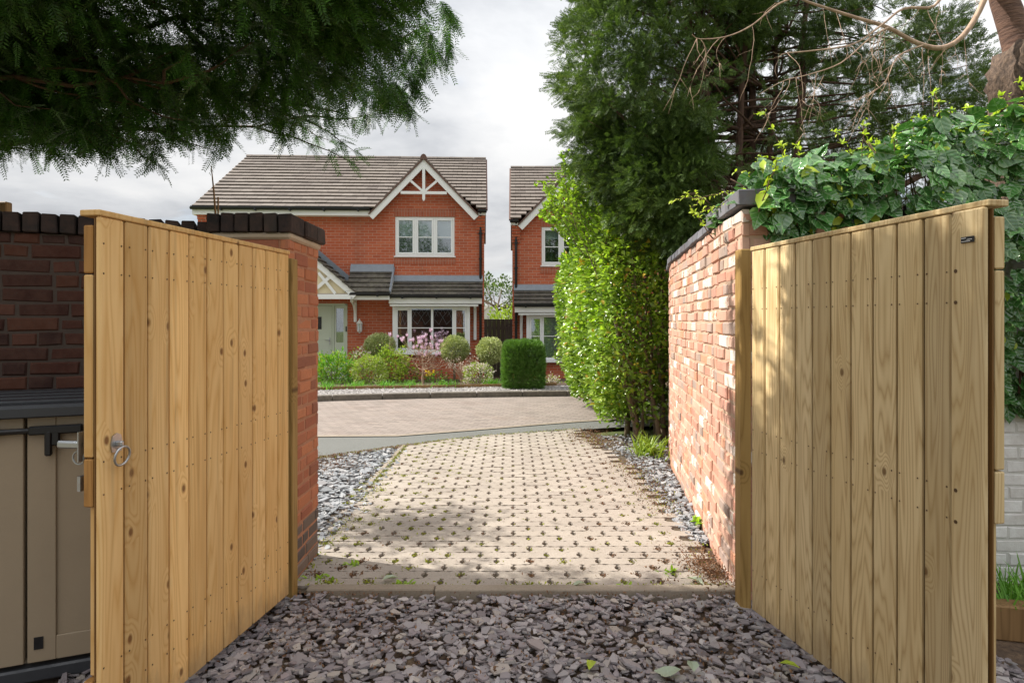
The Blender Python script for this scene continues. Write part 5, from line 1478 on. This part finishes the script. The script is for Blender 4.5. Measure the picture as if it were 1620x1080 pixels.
# ---- plants in the bed before the house
def shell(c, r, n, mt, size, name, label, cat, stem=None, flat=1.0, temps=OVAL, jag=.05, group=None, inner=.72, box=0, updir=.2):
    e = empty(name, (c[0], c[1], stem if stem is not None else c[2] - r[2]), label, cat, group)
    d = rand_dirs(n); q = rng.uniform(inner, 1.0, n) ** .6
    if box:
        dd = np.abs(d) ** 1; d = d / ((dd ** box).sum(1, keepdims=True) ** (1 / box))
    rad = 1 + jag * (np.sin(d[:, 0] * 7 + c[0] * 3) * np.sin(d[:, 2] * 6 + c[1]) + rng.normal(0, .5, n))
    p = np.array(c) + d * np.array(r) * (q * rad)[:, None]
    ok = p[:, 2] > gz(c[1]) - .05; p, d = p[ok], d[ok]; k = len(p)
    di = norm(d + rng.normal(0, .5, (k, 3)) + [0, 0, updir])
    if isinstance(mt, list): mid = (rng.random(k) < mt[1]).astype(int); ms = [M[mt[0]], M[mt[2]]]
    else: mid = None; ms = M[mt]
    inst_mesh('crown' if cat != 'shrub' else 'foliage', temps, rng.integers(0, len(temps), k), p, frames(di, rand_dirs(k) + d), rng.uniform(.7, 1.3, k) * size, ms, e, mid)
    mb = MB(); b = (c[0], c[1], gz(c[1]))
    if stem is not None: limb(mb, (c[0], c[1], stem - .1), (c[0], c[1], c[2]), .035, .028, n=4, jit=.008, k=7)
    for _ in range(14):
        dd = Vector(rand_dirs(1)[0]); dd.z = abs(dd.z) if stem is None else dd.z
        s0 = Vector(c) if stem is not None else Vector((c[0] + dd.x * .06, c[1] + dd.y * .06, c[2] - r[2] * .95)); limb(mb, s0, Vector(c) + Vector((dd.x * r[0], dd.y * r[1], dd.z * r[2])) * .85, .010, .003, n=4, jit=.01, k=4)
    mb.build('stem', [M['bark_grey']], e, smooth=True, world=True)
    return e
def at(px, py, y): p = P(px, py, y); return (p.x, p.y, p.z)
gB = 'clipped ball shrubs before the house'
shell(at(601, 546, 16.0), (.39, .39, .30), 6500, 'ball', .042, 'topiary_ball', 'clipped round shrub below the left edge of the bay window', 'topiary', -.1, group=gB, inner=.4, jag=.035)
shell(at(719, 552, 15.6), (.37, .37, .33), 6500, 'ball', .042, 'topiary_ball', 'clipped round shrub on a stem below the right end of the bay window', 'topiary', -.1, group=gB, inner=.4, jag=.035)
shell(at(776, 555, 15.4), (.345, .345, .33), 6500, 'ball', .042, 'topiary_ball', 'clipped round shrub on a stem before the grey board fence', 'topiary', -.1, group=gB, inner=.4, jag=.035)
shell(at(828, 579, 13.75), (.43, .40, .52), 15000, 'box', .075, 'clipped_conifer', 'dense dark green conifer clipped to a rounded block beside the road', 'topiary', None, temps=FINE, jag=.018, inner=.7, box=6, updir=.8)
shell(at(585, 588, 14.6), (.40, .40, .36), 2600, ['shrub', .35, 'ball'], .05, 'round_shrub', 'neat rounded yellow green shrub at the front of the flower bed', 'shrub', jag=.07)
shell(at(618, 578, 15.2), (.46, .4, .42), 1500, 'shrub', .065, 'leafy_shrub', 'loose lime green shrub just behind the neat rounded one', 'shrub', jag=.22, inner=.4, updir=.6)
shell(at(572, 570, 15.6), (.30, .3, .30), 700, ['cream', .5, 'shrub'], .06, 'flowering_shrub', 'cream flowered shrub standing left before the brick wall of the house', 'shrub', jag=.2, inner=.4)
shell(at(528, 585, 14.9), (.52, .4, .42), 1900, ['herb', .4, 'shrub'], .07, 'leafy_shrub', 'bright mid green shrub nearest the brick pier before the front door', 'shrub', jag=.25, inner=.4, updir=.6)
shell(at(757, 592, 14.5), (.34, .34, .26), 1500, ['shrub', .45, 'cream'], .045, 'variegated_shrub', 'small cream and green shrub between the magnolia and the clipped block', 'shrub', jag=.14)
shell(at(873, 604, 14.6), (.24, .2, .17), 350, ['cream', .4, 'shrub'], .045, 'small_shrub', 'small sparse pale shrub before the second house', 'shrub', jag=.25, inner=.3)
shell(at(645, 595, 15.3), (.32, .3, .28), 600, ['shrub', .4, 'litter'], .055, 'low_shrub', 'low brownish green shrub behind the magnolia stem', 'shrub', jag=.2, inner=.4)
shell(at(690, 600, 15.3), (.36, .3, .2), 500, ['herb', .5, 'litter'], .05, 'low_shrub', 'low patchy plant growing under the bay window right of the magnolia', 'shrub', jag=.2, inner=.4)
# dry twiggy hydrangea
hy = empty('hydrangea', at(735, 606, 15.0), 'dry twiggy shrub with faded pinkish heads below the second ball', 'shrub')
mb = MB(); pos = []
for i in range(60):
    a = Vector(at(735 + random.uniform(-6, 6), 606, 15.0 + random.uniform(-.1, .1))); b = a + Vector((random.uniform(-.42, .42), random.uniform(-.3, .3), random.uniform(.3, .62)))
    limb(mb, a, b, .007, .003, (0, 0, .05), 4, .01, 4)
    pos.append(b)
mb.build('stem', [M['twig']], hy, world=True); n = 12
hp0 = inst_mesh('flower_head', OVAL, rng.integers(0, 3, n), rng.normal(0, .025, (n, 3)), frames(rand_dirs(n), rand_dirs(n)), rng.uniform(.02, .04, n), [M['cream'], M['litter']], None, rng.integers(0, 2, n))
for i, b in enumerate(pos):
    o = hp0 if i == 0 else hp0.copy()
    if i: COL.objects.link(o)
    o.parent = hy; o.location = b - hy.location; o.rotation_euler = (random.uniform(-1, 1), random.uniform(-1, 1), random.uniform(0, 6))
# magnolia with pink blossom
mg = empty('magnolia', at(668, 610, 14.5), 'young magnolia with pink blossom on bare branches before the bay window', 'tree')
mb = MB(); base = Vector(at(668, 612, 14.5)); tw = []
st = limb(mb, base, Vector(at(669, 556, 14.5)), .032, .014, (.01, 0, 0), 8, .008, 7)
for i in range(26):
    a = st[random.randint(3, 8)]; an = random.uniform(0, 6.28); rr = random.uniform(.35, .78)
    b = a + Vector((rr * math.cos(an), .8 * rr * math.sin(an), random.uniform(.08, .36)))
    c = limb(mb, a, b, .010, .004, (0, 0, -.05), 6, .015, 5); tw.append(b)
    for _ in range(5):
        e = random.choice(c[2:]); f_ = e + Vector((random.uniform(-.2, .2), random.uniform(-.2, .2), random.uniform(.05, .28))); limb(mb, e, f_, .004, .002, n=4, jit=.01, k=4); tw.append(f_)
mb.build('branch', [M['twig']], mg, smooth=True, world=True)
tv = []; tf = []
for k in range(7):
    a = 2 * math.pi * k / 7; b0 = len(tv); c_, s_ = math.cos(a), math.sin(a); o_ = .5 + .25 * (k % 2)
    for (u, w_, z) in ((0, 0, 0), (.28 * o_, .2, .4), (.28 * o_, -.2, .4), (.55 * o_, 0, 1.0)): tv.append((u * c_ - w_ * s_, u * s_ + w_ * c_, z))
    tf += [(b0, b0 + 1, b0 + 3, b0 + 2)]
random.shuffle(tw)
tw = sorted(tw, key=lambda p: -p.z + random.uniform(-.35, .35))[:46]
proto = None
for p in tw:
    if proto is None:
        me = bpy.data.meshes.new('blossom'); me.from_pydata(tv, [], tf); me.materials.append(M['pink'])
        proto = bpy.data.objects.new('blossom', me); o = proto
    else: o = proto.copy()
    COL.objects.link(o); o.parent = mg; o.location = p - mg.location; s_ = random.uniform(.07, .125); o.scale = (s_, s_, s_); o.rotation_euler = (random.uniform(-.5, .5), random.uniform(-.5, .5), random.uniform(0, 6))
# strappy bulbs along the bed edge and a clump by the hedge foot
gC = 'strappy bulb clumps along the bed'
def clump(px, py, y, w_, h_, n, label, m='herb', group=gC):
    c = at(px, py, y); e = empty('bulb_clump', (c[0], c[1], c[2]), label, 'plant', group)
    p = np.stack([rng.normal(c[0], w_ * .4, n), rng.normal(c[1], .12, n), np.full(n, c[2] - .02)], 1)
    d = rng.normal(0, .45, (n, 3)); d[:, 2] = 1
    inst_mesh('foliage', [blade(.8, .05), blade(1.5, .05)], rng.integers(0, 2, n), p, frames(norm(d), rand_dirs(n)), rng.uniform(.5, 1.1, n) * h_, M[m], e)
for px, w_, lab in ((518, .35, 'strappy green clump beside the brick pier below the front door'), (562, .45, 'strappy green clump left of the round yellow green shrub'), (612, .35, 'strappy green clump just right of the round yellow green shrub'), (648, .38, 'strappy green clump left of the magnolia stem'),
                    (705, .55, 'wide strappy green clump right of the magnolia stem'), (780, .38, 'strappy green clump left of the clipped conifer block')):
    x = (px - CX) / F * 14.3; y = bedf(x) + .22
    clump(px, HY + 1420 / y, y, w_ * .7, .17, 170, lab)
clump(1026, 716, 7.2, .20, .24, 150, 'bright strappy clump at the hedge foot beside the curved wall', 'shrub', None)
dfl = empty('daffodil', at(681, 603, 14.3), 'tiny yellow daffodils just right of the magnolia stem', 'flower')
mb = MB(); pos = []
for i in range(9):
    a = Vector(at(681 + random.uniform(-6, 7), 606, 14.35)); b = a + Vector((random.gauss(0, .03), random.gauss(0, .03), random.uniform(.16, .28))); limb(mb, a, b, .004, .003, n=3, k=4)
    pos.append(b)
mb.build('stem', [M['herb']], dfl, world=True); n = 7
M['daff'] = leafmat('yellow petal', ['#e0c020', '#ecd040'], .5, .3)
df0 = inst_mesh('flower_head', OVAL, rng.integers(0, 3, n), np.zeros((n, 3)), frames(rand_dirs(n) + [0, -.5, 0], rand_dirs(n)), np.full(n, .045), M['daff'])
for i, b in enumerate(pos):
    o = df0 if i == 0 else df0.copy()
    if i: COL.objects.link(o)
    o.parent = dfl; o.location = b - dfl.location; o.rotation_euler = (0, 0, random.uniform(0, 6))
# weed at the left pier foot
wv = empty('weed', at(512, 925, 3.66), 'small bright weed rooted at the foot of the orange pier', 'weed'); n = 42
c = np.array(wv.location) + [0, 0, .01]; d = rand_dirs(n); d[:, 2] = np.abs(d[:, 2]) * .8
inst_mesh('foliage', OVAL, rng.integers(0, 3, n), c + rng.normal(0, .03, (n, 3)) * [1.3, 1, .2], frames(d, rand_dirs(n) * .4 + [0, 0, 1]), rng.uniform(.03, .065, n), M['fresh'], wv)
wv = empty('weed', at(1108, 828, 4.66), 'round leaved green weed at the foot of the curved wall', 'weed'); n = 40
c = np.array(wv.location) + [0, 0, .01]; d = rand_dirs(n); d[:, 2] = np.abs(d[:, 2]) * .6
inst_mesh('foliage', OVAL, rng.integers(0, 3, n), c + rng.normal(0, .03, (n, 3)) * [1.2, 1, .2], frames(d, rand_dirs(n) * .4 + [0, 0, 1]), rng.uniform(.03, .06, n), M['fresh'], wv)
for px, py, lab in ((640, 926, 'small green weed in the front row of pavers left of centre'), (560, 893, 'small green weed in the paving just right of the orange pier foot'), (1062, 905, 'bright green weed on the paving before the curved wall'), (985, 930, 'small yellow green weed at the front edge of the paving right of centre')):
    y = 1490 / (py - HY); q = P(px, py, y); wv = empty('weed', (q.x, q.y, .01), lab, 'weed', 'weeds growing through the paving'); n = 26
    d = rand_dirs(n); d[:, 2] = np.abs(d[:, 2]) * .9
    inst_mesh('foliage', OVAL, rng.integers(0, 3, n), np.array(wv.location) + rng.normal(0, .02, (n, 3)) * [1.4, 1, .15], frames(d, rand_dirs(n) * .4 + [0, 0, 1]), rng.uniform(.018, .042, n), M['fresh'], wv)
# canes and twig behind the left pier
mb = MB(); mb.tube([P(341, 340, 4.6), P(338, 300, 4.6), P(334, 262, 4.6)], [.008, .006, .003], 5); tag(mb.build('twig', [M['cane']]), 'tall thin bare twig sticking up behind the left brick pier', 'twig')
mb = MB(); mb.tube([P(345, 340, 4.5), P(345, 312, 4.5)], .006, 5); tag(mb.build('cane', [M['cane']]), 'short garden cane beside the taller twig behind the pier', 'cane')

# ---- trees beyond the houses
def far_tree(c, r, n, label, m, name):
    e = empty(name, (c[0], c[1], -.4), label, 'tree'); mb = MB(); top = Vector((c[0], c[1], c[2]))
    limb(mb, (c[0], c[1], -.5), top, .18, .08, n=6, jit=.04, k=8)
    pos = []; dr = []
    for k in range(60):
        d = Vector(rand_dirs(1)[0]); q = random.uniform(.35, 1) ** .5; p = Vector((c[0] + d.x * r[0] * q, c[1] + d.y * r[1] * q, c[2] + d.z * r[2] * q))
        limb(mb, top + Vector((0, 0, random.uniform(-1, .2))), p, .05, .01, n=4, jit=.05, k=4)
        for _ in range(n // 60): g = Vector(rand_dirs(1)[0]) * random.random() ** .4 * .5; pos.append(tuple(p + g)); dr.append(tuple(g + d * .3))
    mb.build('trunk', [M['bark_grey']], e, smooth=True, world=True); k = len(pos)
    inst_mesh('crown', OVAL, rng.integers(0, 3, k), np.array(pos), frames(norm(np.array(dr)), rand_dirs(k)), rng.uniform(.1, .22, k), M[m], e)
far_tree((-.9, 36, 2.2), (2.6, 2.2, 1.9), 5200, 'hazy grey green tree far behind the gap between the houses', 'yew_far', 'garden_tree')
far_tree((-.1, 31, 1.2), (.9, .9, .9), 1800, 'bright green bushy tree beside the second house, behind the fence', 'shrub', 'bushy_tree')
# ------------------------------------------------------------------ light, sky, camera
SUN = Vector((-.95, .31, 0)).normalized(); EL = R(43)
sd = Vector((SUN.x * math.cos(EL), SUN.y * math.cos(EL), math.sin(EL)))
ld = bpy.data.lights.new('sun', 'SUN'); ld.energy = 4.8; ld.angle = R(.55); ld.color = (1, .95, .87)
lo = bpy.data.objects.new('sun', ld); COL.objects.link(lo); lo.rotation_mode = 'QUATERNION'; lo.rotation_quaternion = (-sd).to_track_quat('-Z', 'Y')
wd = bpy.data.worlds.new('World'); scene.world = wd; wd.use_nodes = True; t = wd.node_tree
bg = t.nodes['Background']; STR = .12; bg.inputs[1].default_value = STR
sky = N(t, 'ShaderNodeTexSky', sky_type='NISHITA', sun_disc=False, sun_elevation=EL, sun_rotation=math.atan2(SUN.x, SUN.y) % (2 * math.pi))
gen = N(t, 'ShaderNodeTexCoord').outputs['Generated']
s = N(t, 'ShaderNodeSeparateXYZ', {0: gen})
den = MA(t, 'ADD', MA(t, 'MAXIMUM', s.outputs[2], 0.0), .22)
cv = N(t, 'ShaderNodeCombineXYZ', {0: MA(t, 'DIVIDE', s.outputs[0], den), 1: MA(t, 'DIVIDE', s.outputs[1], den), 2: 3.7}).outputs[0]
n1 = NOISE(t, cv, 1.5, 8, .55, .3); n2 = NOISE(t, N(t, 'ShaderNodeVectorMath', {0: cv, 1: (11.3, 4.1, 2.0)}, operation='ADD').outputs[0], 1.3, 7, .55, .2)
CL = .50 / STR
cloud = RAMP(t, n2, [(.36, (CL * .55, CL * .575, CL * .62, 1)), (.50, (CL * .83, CL * .845, CL * .87, 1)), (.62, (CL * 1.02, CL * 1.02, CL * 1.02, 1))])
cov = RAMP(t, n1, [(.28, .55), (.44, 1.0)])
up_ = MA(t, 'ADD', .92, MA(t, 'MULTIPLY', MA(t, 'POWER', MA(t, 'MAXIMUM', s.outputs[2], 0.0), 1.3), 1.5))
cloud = MIX(t, 1.0, cloud, N(t, 'ShaderNodeCombineXYZ', {0: up_, 1: up_, 2: up_}).outputs[0], 'MULTIPLY')   # overcast is brighter overhead
L(t, MIX(t, cov, sky.outputs[0], cloud), bg.inputs[0])
scene.view_settings.view_transform = 'Standard'; scene.view_settings.look = 'None'
scene.view_settings.exposure = 0.72; scene.view_settings.gamma = 1.0
cd = bpy.data.cameras.new('camera'); cd.sensor_width = 36; cd.lens = 36 * F / 1620; cd.shift_y = -(540 - HY) / 1620
cd.clip_start = .05; cd.clip_end = 2000
co = bpy.data.objects.new('camera', cd); COL.objects.link(co); co.location = (0, 0, EYE); co.rotation_euler = (R(90), 0, 0)
scene.camera = co
scene.cycles.max_bounces = 8; scene.cycles.transparent_max_bounces = 12
